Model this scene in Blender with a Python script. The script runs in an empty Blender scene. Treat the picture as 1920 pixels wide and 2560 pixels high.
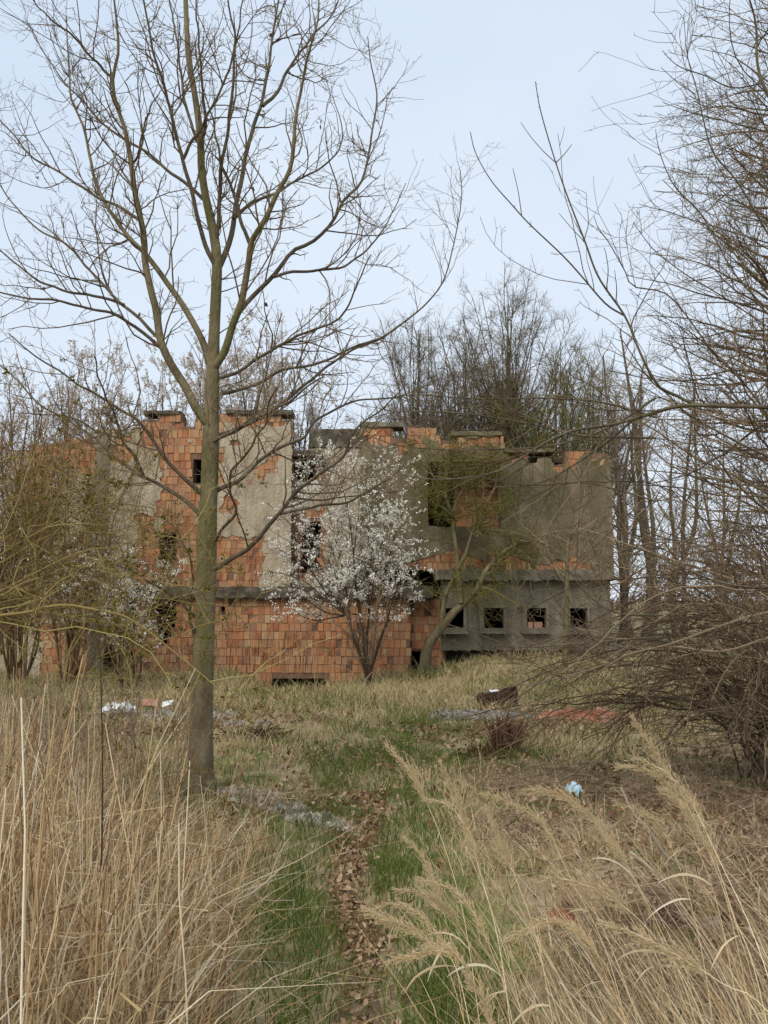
import bpy, math
import numpy as np

rng = np.random.default_rng(7)
scene = bpy.context.scene
COL = scene.collection

# ------------------------------------------------------------------ camera
F = 1934.0                       # focal length in pixels of the 1920 x 2560 photograph
PITCH = math.atan(224.0 / F)
CAMZ = 1.6
cam = bpy.data.cameras.new('camera')
cam.sensor_fit = 'VERTICAL'
cam.sensor_height = 36.0
cam.lens = 36.0 * F / 2560.0
cam.clip_start = 0.05
cam.clip_end = 6000
camo = bpy.data.objects.new('camera', cam)
COL.objects.link(camo)
camo.location = (0, 0, CAMZ)
camo.rotation_euler = (math.pi / 2 + PITCH, 0, 0)
scene.camera = camo

# ------------------------------------------------------------------ sky, sun, exposure
SUN_EL, SUN_AZ = 44.0, 205.0     # behind the camera, a little left
world = bpy.data.worlds.new('World')
scene.world = world
world.use_nodes = True
wn, wl = world.node_tree.nodes, world.node_tree.links
wn.clear()
sky = wn.new('ShaderNodeTexSky')
sky.sky_type = 'NISHITA'
sky.sun_disc = False
sky.sun_elevation = math.radians(SUN_EL)
sky.sun_rotation = math.radians(SUN_AZ)
sky.dust_density = 4.0
tc = wn.new('ShaderNodeTexCoord')
nz = wn.new('ShaderNodeTexNoise')
nz.inputs['Scale'].default_value = 1.6
nz.inputs['Detail'].default_value = 5.0
wl.new(tc.outputs['Generated'], nz.inputs['Vector'])
cr = wn.new('ShaderNodeValToRGB')      # thin even cloud layer
cr.color_ramp.elements[0].position = 0.35
cr.color_ramp.elements[0].color = (4.45, 5.35, 6.6, 1)
cr.color_ramp.elements[1].position = 0.70
cr.color_ramp.elements[1].color = (5.5, 6.2, 7.0, 1)
wl.new(nz.outputs['Fac'], cr.inputs['Fac'])
sx = wn.new('ShaderNodeSeparateXYZ')
wl.new(tc.outputs['Generated'], sx.inputs['Vector'])
lowm = wn.new('ShaderNodeMapRange')
lowm.inputs['From Min'].default_value = 0.0
lowm.inputs['From Max'].default_value = 0.55
lowm.inputs['To Min'].default_value = 0.9
lowm.inputs['To Max'].default_value = 0.0
wl.new(sx.outputs['Z'], lowm.inputs['Value'])
hz = wn.new('ShaderNodeMix')
hz.data_type = 'RGBA'
hz.inputs['B'].default_value = (5.95, 6.45, 7.05, 1)
wl.new(lowm.outputs['Result'], hz.inputs['Factor'])
wl.new(cr.outputs['Color'], hz.inputs['A'])
mx = wn.new('ShaderNodeMix')
mx.data_type = 'RGBA'
mx.inputs['Factor'].default_value = 0.86
wl.new(sky.outputs['Color'], mx.inputs['A'])
wl.new(hz.outputs['Result'], mx.inputs['B'])
bg = wn.new('ShaderNodeBackground')
bg.inputs['Strength'].default_value = 0.1
wl.new(mx.outputs['Result'], bg.inputs['Color'])
wo = wn.new('ShaderNodeOutputWorld')
wl.new(bg.outputs['Background'], wo.inputs['Surface'])

sl = bpy.data.lights.new('sun', 'SUN')
sl.energy = 1.5
sl.angle = math.radians(35)
sl.color = (1.0, 0.93, 0.82)
so = bpy.data.objects.new('sun', sl)
COL.objects.link(so)
so.rotation_euler = (math.radians(90 - SUN_EL), 0, math.radians(180 - SUN_AZ))

scene.view_settings.view_transform = 'Standard'
scene.view_settings.look = 'None'
scene.view_settings.exposure = 0.6
scene.view_settings.gamma = 1.0
scene.render.film_transparent = False
scene.cycles.use_denoising = True
scene.cycles.max_bounces = 7
scene.cycles.diffuse_bounces = 5
scene.cycles.transmission_bounces = 3
scene.cycles.use_adaptive_sampling = False

# ------------------------------------------------------------------ pixel <-> place
SP, CP = math.sin(PITCH), math.cos(PITCH)


def P(px, py, Y):
    """point at forward distance Y that the photograph shows at pixel (px, py)"""
    dx, dy = (px - 960.0) / F, (1280.0 - py) / F
    d = np.array([dx, CP - SP * dy, SP + CP * dy])
    return np.array([0, 0, CAMZ]) + d * (Y / d[1])


def snoise(x, y, s=1.0, seed=0.0):
    """cheap smooth noise, about -1 .. 1"""
    x = np.asarray(x, float) * s
    y = np.asarray(y, float) * s
    k = seed * 12.9898
    return (np.sin(1.7 * x + 2.3 * np.sin(1.1 * y + k) + k) * 0.5 + np.sin(2.9 * y + 1.9 * np.sin(1.3 * x - k) + 2 * k) * 0.3
            + np.sin(4.3 * x + 5.1 * y + 2.0 * np.sin(2.2 * x - 1.7 * y + k)) * 0.2)


PATH_Y = np.array([0.0, 2.5, 2.95, 3.6, 4.45, 5.3, 6.2, 7.2, 8.5, 10.0])
PATH_X = np.array([0.02, -0.03, -0.05, -0.12, -0.18, -0.19, -0.12, -0.16, -0.30, -0.1])


def path_x(y):
    return np.interp(y, PATH_Y, PATH_X) + 0.035 * np.sin(2.1 * np.asarray(y, float) + 0.6) + 0.018 * np.sin(5.3 * np.asarray(y, float))


def gauss(x, y, cx, cy, rx, ry):
    return np.exp(-((x - cx) / rx) ** 2 - ((y - cy) / ry) ** 2)


def ground_z(x, y):
    x = np.asarray(x, float)
    y = np.asarray(y, float)
    z = 0.05 * snoise(x, y, 0.55, 1) + 0.025 * snoise(x, y, 1.9, 2)
    near = np.clip(1 - (y - 9) / 3, 0, 1)
    z = z - 0.05 * np.exp(-((x - path_x(y)) / 0.22) ** 2) * near
    z = z + 0.40 * np.clip((x - 0.6) / 1.4, 0, 1) * np.clip((y - 14.5) / 2.6, 0, 1)       # bank in front of the right half
    z = z - 0.22 * np.exp(-(((x + 1.78) / 0.72) ** 6)) * np.exp(-(((y - 16.95) / 0.75) ** 4))   # dug-out hollow at the wall
    z = z - 0.34 * np.exp(-(((x + 1.78) / 1.15) ** 4)) * np.clip((y - 13.6) / 2.2, 0, 1) * (y < 17.4)
    z = np.where((y > 17.25) & (y < 24.2) & (np.abs(x + 1.7) < 6.75), -0.55, z)      # cellar floor inside the ruin
    z = z + 0.04 * gauss(x, y, -0.85, 6.0, 0.6, 0.4)                                    # rubble heaps
    z = z + 0.10 * gauss(x, y, 1.55, 13.0, 0.9, 0.6)
    z = z + 0.14 * gauss(x, y, -4.4, 12.2, 1.5, 0.6)
    z = z + 0.12 * gauss(x, y, 1.6, 4.6, 1.0, 0.8)
    far = np.clip((y - 30) / 100, 0, 1) + np.clip((np.abs(x) - 30) / 100, 0, 1)
    return z * np.clip(1 - far, 0, 1) - 0.15 * np.clip(far, 0, 1)


# ------------------------------------------------------------------ mesh helpers
def norm(v):
    return v / np.maximum(np.linalg.norm(v, axis=-1, keepdims=True), 1e-9)


class Buf:
    """collects geometry for ONE mesh object"""
    def __init__(self):
        self.v, self.f, self.a, self.n, self.soft = [], [], [], 0, False

    def add(self, verts, faces, a=0.5):
        verts = np.asarray(verts, float).reshape(-1, 3)
        faces = np.asarray(faces, int)
        if len(verts) == 0:
            return
        self.v.append(verts)
        self.f.append(faces + self.n)
        aa = np.asarray(a, float)
        self.a.append(np.full(len(verts), float(aa)) if aa.ndim == 0 else aa.reshape(-1))
        self.n += len(verts)

    def tubes(self, pts, rad, sides=3, a=None, cap=False):
        pts = np.asarray(pts, float)
        if pts.ndim == 2:
            pts = pts[None]
            rad = np.asarray(rad, float)[None]
        self.soft = True
        N, K, _ = pts.shape
        if N == 0:
            return
        T = norm(np.gradient(pts, axis=1))
        ch = np.abs(norm(pts[:, -1] - pts[:, 0]))
        ref = np.zeros((N, 3))
        ref[np.arange(N), np.argmin(ch, axis=1)] = 1
        U = norm(np.cross(T, ref[:, None, :]))
        V = np.cross(T, U)
        an = np.arange(sides) * 2 * math.pi / sides
        ring = pts[:, :, None, :] + rad[:, :, None, None] * (np.cos(an)[None, None, :, None] * U[:, :, None, :] + np.sin(an)[None, None, :, None] * V[:, :, None, :])
        idx = np.arange(N * K * sides).reshape(N, K, sides)
        A = idx[:, :-1, :]
        B = idx[:, 1:, :]
        q = np.stack([A, np.roll(A, -1, 2), np.roll(B, -1, 2), B], -1).reshape(-1, 4)
        if a is None:
            a = rng.random(N)
        aa = np.repeat(np.broadcast_to(np.asarray(a, float), (N,)), K * sides)
        self.add(ring.reshape(-1, 3), q, aa)

    def ribbons(self, pts, wid, side, a):
        """flat blades: pts N,K,3; wid N,K half widths; side N,3"""
        N, K, _ = pts.shape
        L = pts - wid[:, :, None] * side[:, None, :]
        R = pts + wid[:, :, None] * side[:, None, :]
        v = np.stack([L, R], 2).reshape(-1, 3)
        idx = np.arange(N * K * 2).reshape(N, K, 2)
        q = np.stack([idx[:, :-1, 0], idx[:, :-1, 1], idx[:, 1:, 1], idx[:, 1:, 0]], -1).reshape(-1, 4)
        self.add(v, q, np.repeat(a, K * 2))

    def box(self, x0, x1, y0, y1, z0, z1, a=0.5, jit=0.0):
        v = np.array([[x, y, z] for z in (z0, z1) for y in (y0, y1) for x in (x0, x1)], float)
        if jit:
            v += rng.normal(0, jit, v.shape)
        self.add(v, [[0, 2, 3, 1], [4, 5, 7, 6], [0, 1, 5, 4], [2, 6, 7, 3], [0, 4, 6, 2], [1, 3, 7, 5]], a)

    def build(self, name, mat, parent=None, smooth=False):
        me = bpy.data.meshes.new(name)
        if self.v:
            V = np.concatenate(self.v)
            A = np.concatenate(self.a)
            tot = np.concatenate([np.full(len(f), f.shape[1]) for f in self.f])
            lv = np.concatenate([f.reshape(-1) for f in self.f])
            me.vertices.add(len(V))
            me.vertices.foreach_set('co', V.astype(np.float32).reshape(-1))
            me.loops.add(len(lv))
            me.loops.foreach_set('vertex_index', lv.astype(np.int32))
            me.polygons.add(len(tot))
            st = np.concatenate([[0], np.cumsum(tot)[:-1]])
            me.polygons.foreach_set('loop_start', st.astype(np.int32))
            me.polygons.foreach_set('use_smooth', np.full(len(tot), bool(smooth or self.soft)))
            at = me.attributes.new('v', 'FLOAT', 'POINT')
            at.data.foreach_set('value', A.astype(np.float32))
            me.update(calc_edges=True)
        if mat:
            me.materials.append(mat)
        o = bpy.data.objects.new(name, me)
        COL.objects.link(o)
        o.parent = parent
        return o


def tag(o, label=None, cat=None, group=None, kind=None):
    if label:
        o['label'] = label
    if cat:
        o['category'] = cat
    if group:
        o['group'] = group
    if kind:
        o['kind'] = kind
    return o


def thing(name, label, cat, group=None):
    o = bpy.data.objects.new(name, None)
    COL.objects.link(o)
    return tag(o, label, cat, group)


# ------------------------------------------------------------------ materials
def mat_new(name):
    m = bpy.data.materials.new(name)
    m.use_nodes = True
    n = m.node_tree.nodes
    n.clear()
    return m, n, m.node_tree.links


def ramp(n, stops):
    r = n.new('ShaderNodeValToRGB')
    e = r.color_ramp.elements
    while len(e) < len(stops):
        e.new(0.5)
    for el, (p, c) in zip(e, stops):
        el.position = p
        el.color = (*c, 1)
    return r


def attr_mat(name, stops, transl=0.0, noise=None, rough=0.9):
    """colour from the per-piece value 'v', optionally blended with a noise ramp"""
    m, n, l = mat_new(name)
    at = n.new('ShaderNodeAttribute')
    at.attribute_name = 'v'
    r = ramp(n, stops)
    l.new(at.outputs['Fac'], r.inputs['Fac'])
    col = r.outputs['Color']
    if noise:
        sc, stops2, fac = noise
        tcn = n.new('ShaderNodeTexCoord')
        nt = n.new('ShaderNodeTexNoise')
        nt.inputs['Scale'].default_value = sc
        nt.inputs['Detail'].default_value = 5
        l.new(tcn.outputs['Object'], nt.inputs['Vector'])
        r2 = ramp(n, stops2)
        l.new(nt.outputs['Fac'], r2.inputs['Fac'])
        mi = n.new('ShaderNodeMix')
        mi.data_type = 'RGBA'
        mi.inputs['Factor'].default_value = fac
        l.new(col, mi.inputs['A'])
        l.new(r2.outputs['Color'], mi.inputs['B'])
        col = mi.outputs['Result']
    d = n.new('ShaderNodeBsdfDiffuse')
    d.inputs['Roughness'].default_value = rough
    l.new(col, d.inputs['Color'])
    out = n.new('ShaderNodeOutputMaterial')
    if transl > 0:
        t = n.new('ShaderNodeBsdfTranslucent')
        l.new(col, t.inputs['Color'])
        ms = n.new('ShaderNodeMixShader')
        ms.inputs['Fac'].default_value = transl
        l.new(d.outputs[0], ms.inputs[1])
        l.new(t.outputs[0], ms.inputs[2])
        l.new(ms.outputs[0], out.inputs['Surface'])
    else:
        l.new(d.outputs[0], out.inputs['Surface'])
    return m


def noise_mat(name, layers, bump=0.0, bscale=30.0, stretch=(1, 1, 1), rough=0.95, coords='Object', streak=None):
    """layers: first (scale, stops); the next (scale, stops, lo, hi) lie over it where their noise is high"""
    m, n, l = mat_new(name)
    tcn = n.new('ShaderNodeTexCoord')
    mp = n.new('ShaderNodeMapping')
    mp.inputs['Scale'].default_value = stretch
    l.new(tcn.outputs[coords], mp.inputs['Vector'])
    col = None
    for i, ly in enumerate(layers):
        nt = n.new('ShaderNodeTexNoise')
        nt.inputs['Scale'].default_value = ly[0]
        nt.inputs['Detail'].default_value = 6
        nt.inputs['Roughness'].default_value = 0.62
        l.new(mp.outputs['Vector'], nt.inputs['Vector'])
        r = ramp(n, ly[1])
        l.new(nt.outputs['Fac'], r.inputs['Fac'])
        if col is None:
            col = r.outputs['Color']
        else:
            n2 = n.new('ShaderNodeTexNoise')
            n2.inputs['Scale'].default_value = ly[0] * 0.37
            n2.inputs['Detail'].default_value = 7
            n2.inputs['Roughness'].default_value = 0.65
            of = n.new('ShaderNodeVectorMath')
            of.operation = 'ADD'
            of.inputs[1].default_value = (3.1 * i, 7.7 * i, 1.3 * i)
            l.new(mp.outputs['Vector'], of.inputs[0])
            l.new(of.outputs['Vector'], n2.inputs['Vector'])
            mr = n.new('ShaderNodeMapRange')
            mr.inputs['From Min'].default_value = ly[2]
            mr.inputs['From Max'].default_value = ly[3]
            l.new(n2.outputs['Fac'], mr.inputs['Value'])
            mi = n.new('ShaderNodeMix')
            mi.data_type = 'RGBA'
            l.new(mr.outputs['Result'], mi.inputs['Factor'])
            l.new(col, mi.inputs['A'])
            l.new(r.outputs['Color'], mi.inputs['B'])
            col = mi.outputs['Result']
    if streak:      # run-off streaks and fine cracks
        colr, amt = streak
        ms_ = n.new('ShaderNodeMapping')
        ms_.inputs['Scale'].default_value = (7.0, 1.0, 0.35)
        l.new(tcn.outputs[coords], ms_.inputs['Vector'])
        ns = n.new('ShaderNodeTexNoise')
        ns.inputs['Scale'].default_value = 1.6
        ns.inputs['Detail'].default_value = 7
        ns.inputs['Roughness'].default_value = 0.7
        l.new(ms_.outputs['Vector'], ns.inputs['Vector'])
        mr = n.new('ShaderNodeMapRange')
        mr.inputs['From Min'].default_value = 0.50
        mr.inputs['From Max'].default_value = 0.70
        mr.inputs['To Max'].default_value = amt
        l.new(ns.outputs['Fac'], mr.inputs['Value'])
        vo = n.new('ShaderNodeTexVoronoi')
        vo.feature = 'DISTANCE_TO_EDGE'
        vo.inputs['Scale'].default_value = 0.9
        nd_ = n.new('ShaderNodeTexNoise')
        nd_.inputs['Scale'].default_value = 3.0
        nd_.inputs['Detail'].default_value = 5
        l.new(tcn.outputs[coords], nd_.inputs['Vector'])
        mxv = n.new('ShaderNodeMix')
        mxv.data_type = 'RGBA'
        mxv.inputs['Factor'].default_value = 0.28
        l.new(tcn.outputs[coords], mxv.inputs['A'])
        l.new(nd_.outputs['Color'], mxv.inputs['B'])
        l.new(mxv.outputs['Result'], vo.inputs['Vector'])
        mc = n.new('ShaderNodeMapRange')
        mc.inputs['From Min'].default_value = 0.0
        mc.inputs['From Max'].default_value = 0.012
        mc.inputs['To Min'].default_value = 0.7
        mc.inputs['To Max'].default_value = 0.0
        l.new(vo.outputs['Distance'], mc.inputs['Value'])
        mm = n.new('ShaderNodeMath')
        mm.operation = 'MAXIMUM'
        l.new(mr.outputs['Result'], mm.inputs[0])
        l.new(mc.outputs['Result'], mm.inputs[1])
        mi = n.new('ShaderNodeMix')
        mi.data_type = 'RGBA'
        mi.inputs['B'].default_value = (*colr, 1)
        l.new(mm.outputs[0], mi.inputs['Factor'])
        l.new(col, mi.inputs['A'])
        col = mi.outputs['Result']
    d = n.new('ShaderNodeBsdfPrincipled')
    d.inputs['Roughness'].default_value = rough
    d.inputs['Specular IOR Level'].default_value = 0.15
    l.new(col, d.inputs['Base Color'])
    if bump:
        nb = n.new('ShaderNodeTexNoise')
        nb.inputs['Scale'].default_value = bscale
        nb.inputs['Detail'].default_value = 6
        l.new(mp.outputs['Vector'], nb.inputs['Vector'])
        b = n.new('ShaderNodeBump')
        b.inputs['Strength'].default_value = bump
        b.inputs['Distance'].default_value = 0.02
        l.new(nb.outputs['Fac'], b.inputs['Height'])
        l.new(b.outputs['Normal'], d.inputs['Normal'])
    out = n.new('ShaderNodeOutputMaterial')
    l.new(d.outputs[0], out.inputs['Surface'])
    return m


def brick_mat():
    m, n, l = mat_new('hollow_brick')
    oi = n.new('ShaderNodeObjectInfo')
    at = n.new('ShaderNodeAttribute')
    at.attribute_name = 'v'
    ad = n.new('ShaderNodeMath')
    ad.operation = 'ADD'
    l.new(oi.outputs['Random'], ad.inputs[0])
    l.new(at.outputs['Fac'], ad.inputs[1])
    fr = n.new('ShaderNodeMath')
    fr.operation = 'FRACT'
    l.new(ad.outputs[0], fr.inputs[0])
    r = ramp(n, [(0.0, (0.36, 0.155, 0.078)), (0.16, (0.27, 0.105, 0.055)), (0.34, (0.44, 0.21, 0.10)), (0.52, (0.40, 0.175, 0.085)), (0.70, (0.46, 0.25, 0.12)), (0.86, (0.43, 0.29, 0.16)), (1.0, (0.35, 0.16, 0.09))])
    l.new(fr.outputs[0], r.inputs['Fac'])
    geo = n.new('ShaderNodeNewGeometry')
    mp = n.new('ShaderNodeMapping')
    mp.inputs['Scale'].default_value = (26, 8, 2.2)
    l.new(geo.outputs['Position'], mp.inputs['Vector'])
    nt = n.new('ShaderNodeTexNoise')
    nt.inputs['Scale'].default_value = 1.0
    nt.inputs['Detail'].default_value = 5
    l.new(mp.outputs['Vector'], nt.inputs['Vector'])
    mr = n.new('ShaderNodeMapRange')
    mr.inputs['From Min'].default_value = 0.47
    mr.inputs['From Max'].default_value = 0.72
    l.new(nt.outputs['Fac'], mr.inputs['Value'])
    # weather stains: broad dark patches
    n2 = n.new('ShaderNodeTexNoise')
    n2.inputs['Scale'].default_value = 1.1
    n2.inputs['Detail'].default_value = 6
    l.new(geo.outputs['Position'], n2.inputs['Vector'])
    m2 = n.new('ShaderNodeMapRange')
    m2.inputs['From Min'].default_value = 0.40
    m2.inputs['From Max'].default_value = 0.72
    l.new(n2.outputs['Fac'], m2.inputs['Value'])
    ma = n.new('ShaderNodeMath')
    ma.operation = 'MULTIPLY'
    l.new(mr.outputs['Result'], ma.inputs[0])
    l.new(m2.outputs['Result'], ma.inputs[1])
    mb = n.new('ShaderNodeMath')
    mb.operation = 'MULTIPLY'
    mb.use_clamp = True
    mb.inputs[1].default_value = 1.8
    l.new(ma.outputs[0], mb.inputs[0])
    mi = n.new('ShaderNodeMix')
    mi.data_type = 'RGBA'
    mi.inputs['B'].default_value = (0.055, 0.026, 0.018, 1)
    l.new(mb.outputs[0], mi.inputs['Factor'])
    l.new(r.outputs['Color'], mi.inputs['A'])
    # mortar smears and lime bloom
    n3 = n.new('ShaderNodeTexNoise')
    n3.inputs['Scale'].default_value = 3.2
    n3.inputs['Detail'].default_value = 8
    n3.inputs['Roughness'].default_value = 0.7
    l.new(geo.outputs['Position'], n3.inputs['Vector'])
    m3 = n.new('ShaderNodeMapRange')
    m3.inputs['From Min'].default_value = 0.44
    m3.inputs['From Max'].default_value = 0.72
    m3.inputs['To Max'].default_value = 0.8
    l.new(n3.outputs['Fac'], m3.inputs['Value'])
    mi3 = n.new('ShaderNodeMix')
    mi3.data_type = 'RGBA'
    mi3.inputs['B'].default_value = (0.33, 0.225, 0.145, 1)
    l.new(m3.outputs['Result'], mi3.inputs['Factor'])
    l.new(mi.outputs['Result'], mi3.inputs['A'])
    mi = mi3
    d = n.new('ShaderNodeBsdfPrincipled')
    d.inputs['Roughness'].default_value = 0.95
    d.inputs['Specular IOR Level'].default_value = 0.1
    l.new(mi.outputs['Result'], d.inputs['Base Color'])
    b = n.new('ShaderNodeBump')
    b.inputs['Strength'].default_value = 0.2
    b.inputs['Distance'].default_value = 0.003
    l.new(nt.outputs['Fac'], b.inputs['Height'])
    l.new(b.outputs['Normal'], d.inputs['Normal'])
    out = n.new('ShaderNodeOutputMaterial')
    l.new(d.outputs[0], out.inputs['Surface'])
    return m


M = {}
M['ground'] = noise_mat('ground_soil', [(3.0, [(0.3, (0.20, 0.145, 0.085)), (0.55, (0.35, 0.27, 0.16)), (0.75, (0.44, 0.35, 0.215))]), (4.0, [(0.35, (0.11, 0.125, 0.04)), (0.7, (0.20, 0.21, 0.07))], 0.46, 0.58)], bump=0.8, bscale=25)
M['path'] = noise_mat('trodden_leaf_soil', [(9.0, [(0.3, (0.10, 0.065, 0.04)), (0.5, (0.22, 0.145, 0.095)), (0.72, (0.38, 0.265, 0.175))])], bump=1.0, bscale=40)
M['brick'] = brick_mat()
M['mortar'] = noise_mat('old_mortar', [(5.0, [(0.3, (0.10, 0.055, 0.035)), (0.7, (0.24, 0.15, 0.10))])], bump=0.6)
M['plaster'] = noise_mat('beige_render', [(2.5, [(0.25, (0.27, 0.215, 0.145)), (0.5, (0.39, 0.325, 0.235)), (0.75, (0.48, 0.415, 0.31))]), (2.2, [(0.3, (0.12, 0.10, 0.075)), (0.7, (0.22, 0.19, 0.14))], 0.52, 0.72)], bump=0.3, bscale=18, stretch=(1, 1, 0.6), streak=((0.14, 0.11, 0.075), 0.55))
M['mossy'] = noise_mat('mossy_render', [(2.0, [(0.25, (0.09, 0.07, 0.042)), (0.5, (0.155, 0.128, 0.08)), (0.78, (0.27, 0.225, 0.15))]), (3.0, [(0.3, (0.045, 0.045, 0.02)), (0.7, (0.10, 0.09, 0.04))], 0.47, 0.66)], bump=0.3, bscale=18, stretch=(1, 1, 0.45), streak=((0.06, 0.052, 0.032), 0.6))
M['concrete'] = noise_mat('grey_concrete', [(2.4, [(0.25, (0.10, 0.087, 0.06)), (0.5, (0.18, 0.16, 0.115)), (0.78, (0.29, 0.26, 0.195))]), (2.6, [(0.3, (0.06, 0.06, 0.04)), (0.7, (0.12, 0.115, 0.08))], 0.50, 0.70)], bump=0.3, bscale=22, stretch=(1, 1, 0.5), streak=((0.07, 0.062, 0.045), 0.55))
M['slab'] = noise_mat('crumbling_slab', [(5.0, [(0.25, (0.04, 0.032, 0.024)), (0.5, (0.09, 0.076, 0.056)), (0.78, (0.22, 0.19, 0.145))])], bump=1.0, bscale=14)
M['inside'] = noise_mat('dark_inner_wall', [(2.0, [(0.3, (0.03, 0.025, 0.02)), (0.7, (0.09, 0.07, 0.055))])])  # very dark brown for the inner walls and set-back foundation
M['bark'] = noise_mat('grey_green_bark', [(7.0, [(0.3, (0.085, 0.066, 0.038)), (0.5, (0.18, 0.145, 0.085)), (0.75, (0.29, 0.245, 0.155))]), (6.0, [(0.3, (0.075, 0.078, 0.022)), (0.7, (0.15, 0.15, 0.045))], 0.48, 0.68)], bump=1.0, bscale=45, stretch=(1, 1, 0.4))
M['limb'] = noise_mat('dark_branch_bark', [(7.0, [(0.3, (0.06, 0.047, 0.035)), (0.55, (0.135, 0.108, 0.075)), (0.78, (0.23, 0.195, 0.135))]), (3.0, [(0.3, (0.06, 0.06, 0.022)), (0.7, (0.11, 0.105, 0.04))], 0.50, 0.72)], bump=0.8, bscale=50, stretch=(1, 1, 0.5))
M['twig'] = attr_mat('brown_twig', [(0.0, (0.11, 0.08, 0.054)), (0.5, (0.24, 0.18, 0.115)), (1.0, (0.46, 0.36, 0.23))])
M['dark_twig'] = attr_mat('dark_shrub_twig', [(0.0, (0.06, 0.042, 0.03)), (0.6, (0.16, 0.115, 0.078)), (1.0, (0.34, 0.26, 0.17))])
M['grey_twig'] = attr_mat('grey_far_twig', [(0.0, (0.10, 0.076, 0.052)), (0.6, (0.21, 0.165, 0.112)), (1.0, (0.34, 0.28, 0.19))])
M['olive_twig'] = attr_mat('olive_twig', [(0.0, (0.07, 0.06, 0.02)), (0.5, (0.17, 0.155, 0.05)), (1.0, (0.30, 0.265, 0.09))])
M['cane'] = attr_mat('green_brown_cane', [(0.0, (0.11, 0.065, 0.034)), (0.5, (0.235, 0.17, 0.075)), (0.8, (0.35, 0.28, 0.10)), (1.0, (0.46, 0.41, 0.17))])
M['leaf_green'] = attr_mat('young_green_leaf', [(0.0, (0.085, 0.078, 0.016)), (0.6, (0.16, 0.145, 0.03)), (1.0, (0.26, 0.19, 0.045))], transl=0.3)
M['blossom'] = attr_mat('white_blossom', [(0.0, (0.66, 0.62, 0.48)), (0.3, (0.86, 0.84, 0.76)), (1.0, (0.92, 0.91, 0.87))], transl=0.15)
M['pink_blossom'] = attr_mat('greyish_blossom', [(0.0, (0.50, 0.42, 0.36)), (0.6, (0.76, 0.70, 0.64)), (1.0, (0.86, 0.83, 0.80))], transl=0.25)
STRAW = [(0.0, (0.15, 0.08, 0.04)), (0.25, (0.33, 0.205, 0.105)), (0.5, (0.50, 0.35, 0.185)), (0.72, (0.60, 0.46, 0.26)), (0.9, (0.72, 0.60, 0.40)), (1.0, (0.82, 0.75, 0.60))]
M['straw'] = attr_mat('dry_straw', STRAW, transl=0.35)
M['straw_stem'] = attr_mat('dry_straw_stem', STRAW)
M['meadow'] = attr_mat('meadow_grass', [(0.0, (0.07, 0.115, 0.022)), (0.28, (0.125, 0.17, 0.038)), (0.5, (0.36, 0.31, 0.13)), (0.72, (0.60, 0.47, 0.27)), (1.0, (0.76, 0.63, 0.41))], transl=0.35)
M['green_grass'] = attr_mat('fresh_green_grass', [(0.0, (0.045, 0.085, 0.012)), (0.6, (0.10, 0.165, 0.026)), (1.0, (0.20, 0.25, 0.055))], transl=0.3)
M['litter'] = attr_mat('fallen_leaf', [(0.0, (0.10, 0.054, 0.032)), (0.35, (0.24, 0.14, 0.08)), (0.7, (0.43, 0.295, 0.18)), (1.0, (0.63, 0.485, 0.335))], transl=0.15)
M['plume'] = attr_mat('feathery_plume', [(0.0, (0.46, 0.35, 0.19)), (0.5, (0.64, 0.51, 0.31)), (1.0, (0.78, 0.66, 0.44))], transl=0.4)
M['stone'] = attr_mat('grey_rubble', [(0.0, (0.12, 0.10, 0.08)), (0.5, (0.33, 0.29, 0.235)), (1.0, (0.60, 0.54, 0.45))], noise=(30, [(0.3, (0.13, 0.11, 0.085)), (0.7, (0.44, 0.39, 0.32))], 0.4))
M['white'] = noise_mat('white_plastic', [(12, [(0.3, (0.55, 0.55, 0.54)), (0.6, (0.80, 0.80, 0.79))])], rough=0.5)
M['blue'] = noise_mat('pale_blue_plastic', [(12, [(0.3, (0.32, 0.52, 0.62)), (0.6, (0.55, 0.74, 0.82))])], rough=0.5)
M['pinkbrick'] = noise_mat('pink_brick', [(14, [(0.3, (0.36, 0.18, 0.125)), (0.6, (0.48, 0.27, 0.20))])], bump=0.5)
M['rust'] = noise_mat('rusty_brown', [(10, [(0.3, (0.025, 0.016, 0.012)), (0.55, (0.075, 0.04, 0.028)), (0.75, (0.14, 0.07, 0.045))])], bump=0.8)
M['black_lump'] = noise_mat('black_lumps', [(12, [(0.3, (0.010, 0.010, 0.011)), (0.7, (0.035, 0.032, 0.033))])], bump=1.0)  # near-black colour for the chunks at the wall foot
M['ash'] = noise_mat('grey_ash', [(14, [(0.3, (0.11, 0.095, 0.08)), (0.55, (0.26, 0.23, 0.195)), (0.75, (0.48, 0.43, 0.37))])], bump=0.6)
M['brickdust'] = noise_mat('brick_rubble_earth', [(9, [(0.3, (0.20, 0.07, 0.035)), (0.6, (0.36, 0.14, 0.075))])], bump=1.0)
M['deadwood'] = attr_mat('bleached_deadwood', [(0.0, (0.22, 0.175, 0.125)), (1.0, (0.46, 0.39, 0.30))])
M['clump'] = attr_mat('dark_red_brown_stubble', [(0.0, (0.05, 0.022, 0.015)), (0.6, (0.125, 0.058, 0.04)), (1.0, (0.21, 0.115, 0.075))])
M['rusty_twig'] = attr_mat('rusty_brown_twig', [(0.0, (0.09, 0.05, 0.03)), (0.6, (0.21, 0.13, 0.075)), (1.0, (0.33, 0.23, 0.13))])
M['heath'] = attr_mat('mauve_brown_stalk', [(0.0, (0.11, 0.07, 0.048)), (0.6, (0.29, 0.20, 0.14)), (1.0, (0.48, 0.37, 0.26))])

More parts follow.
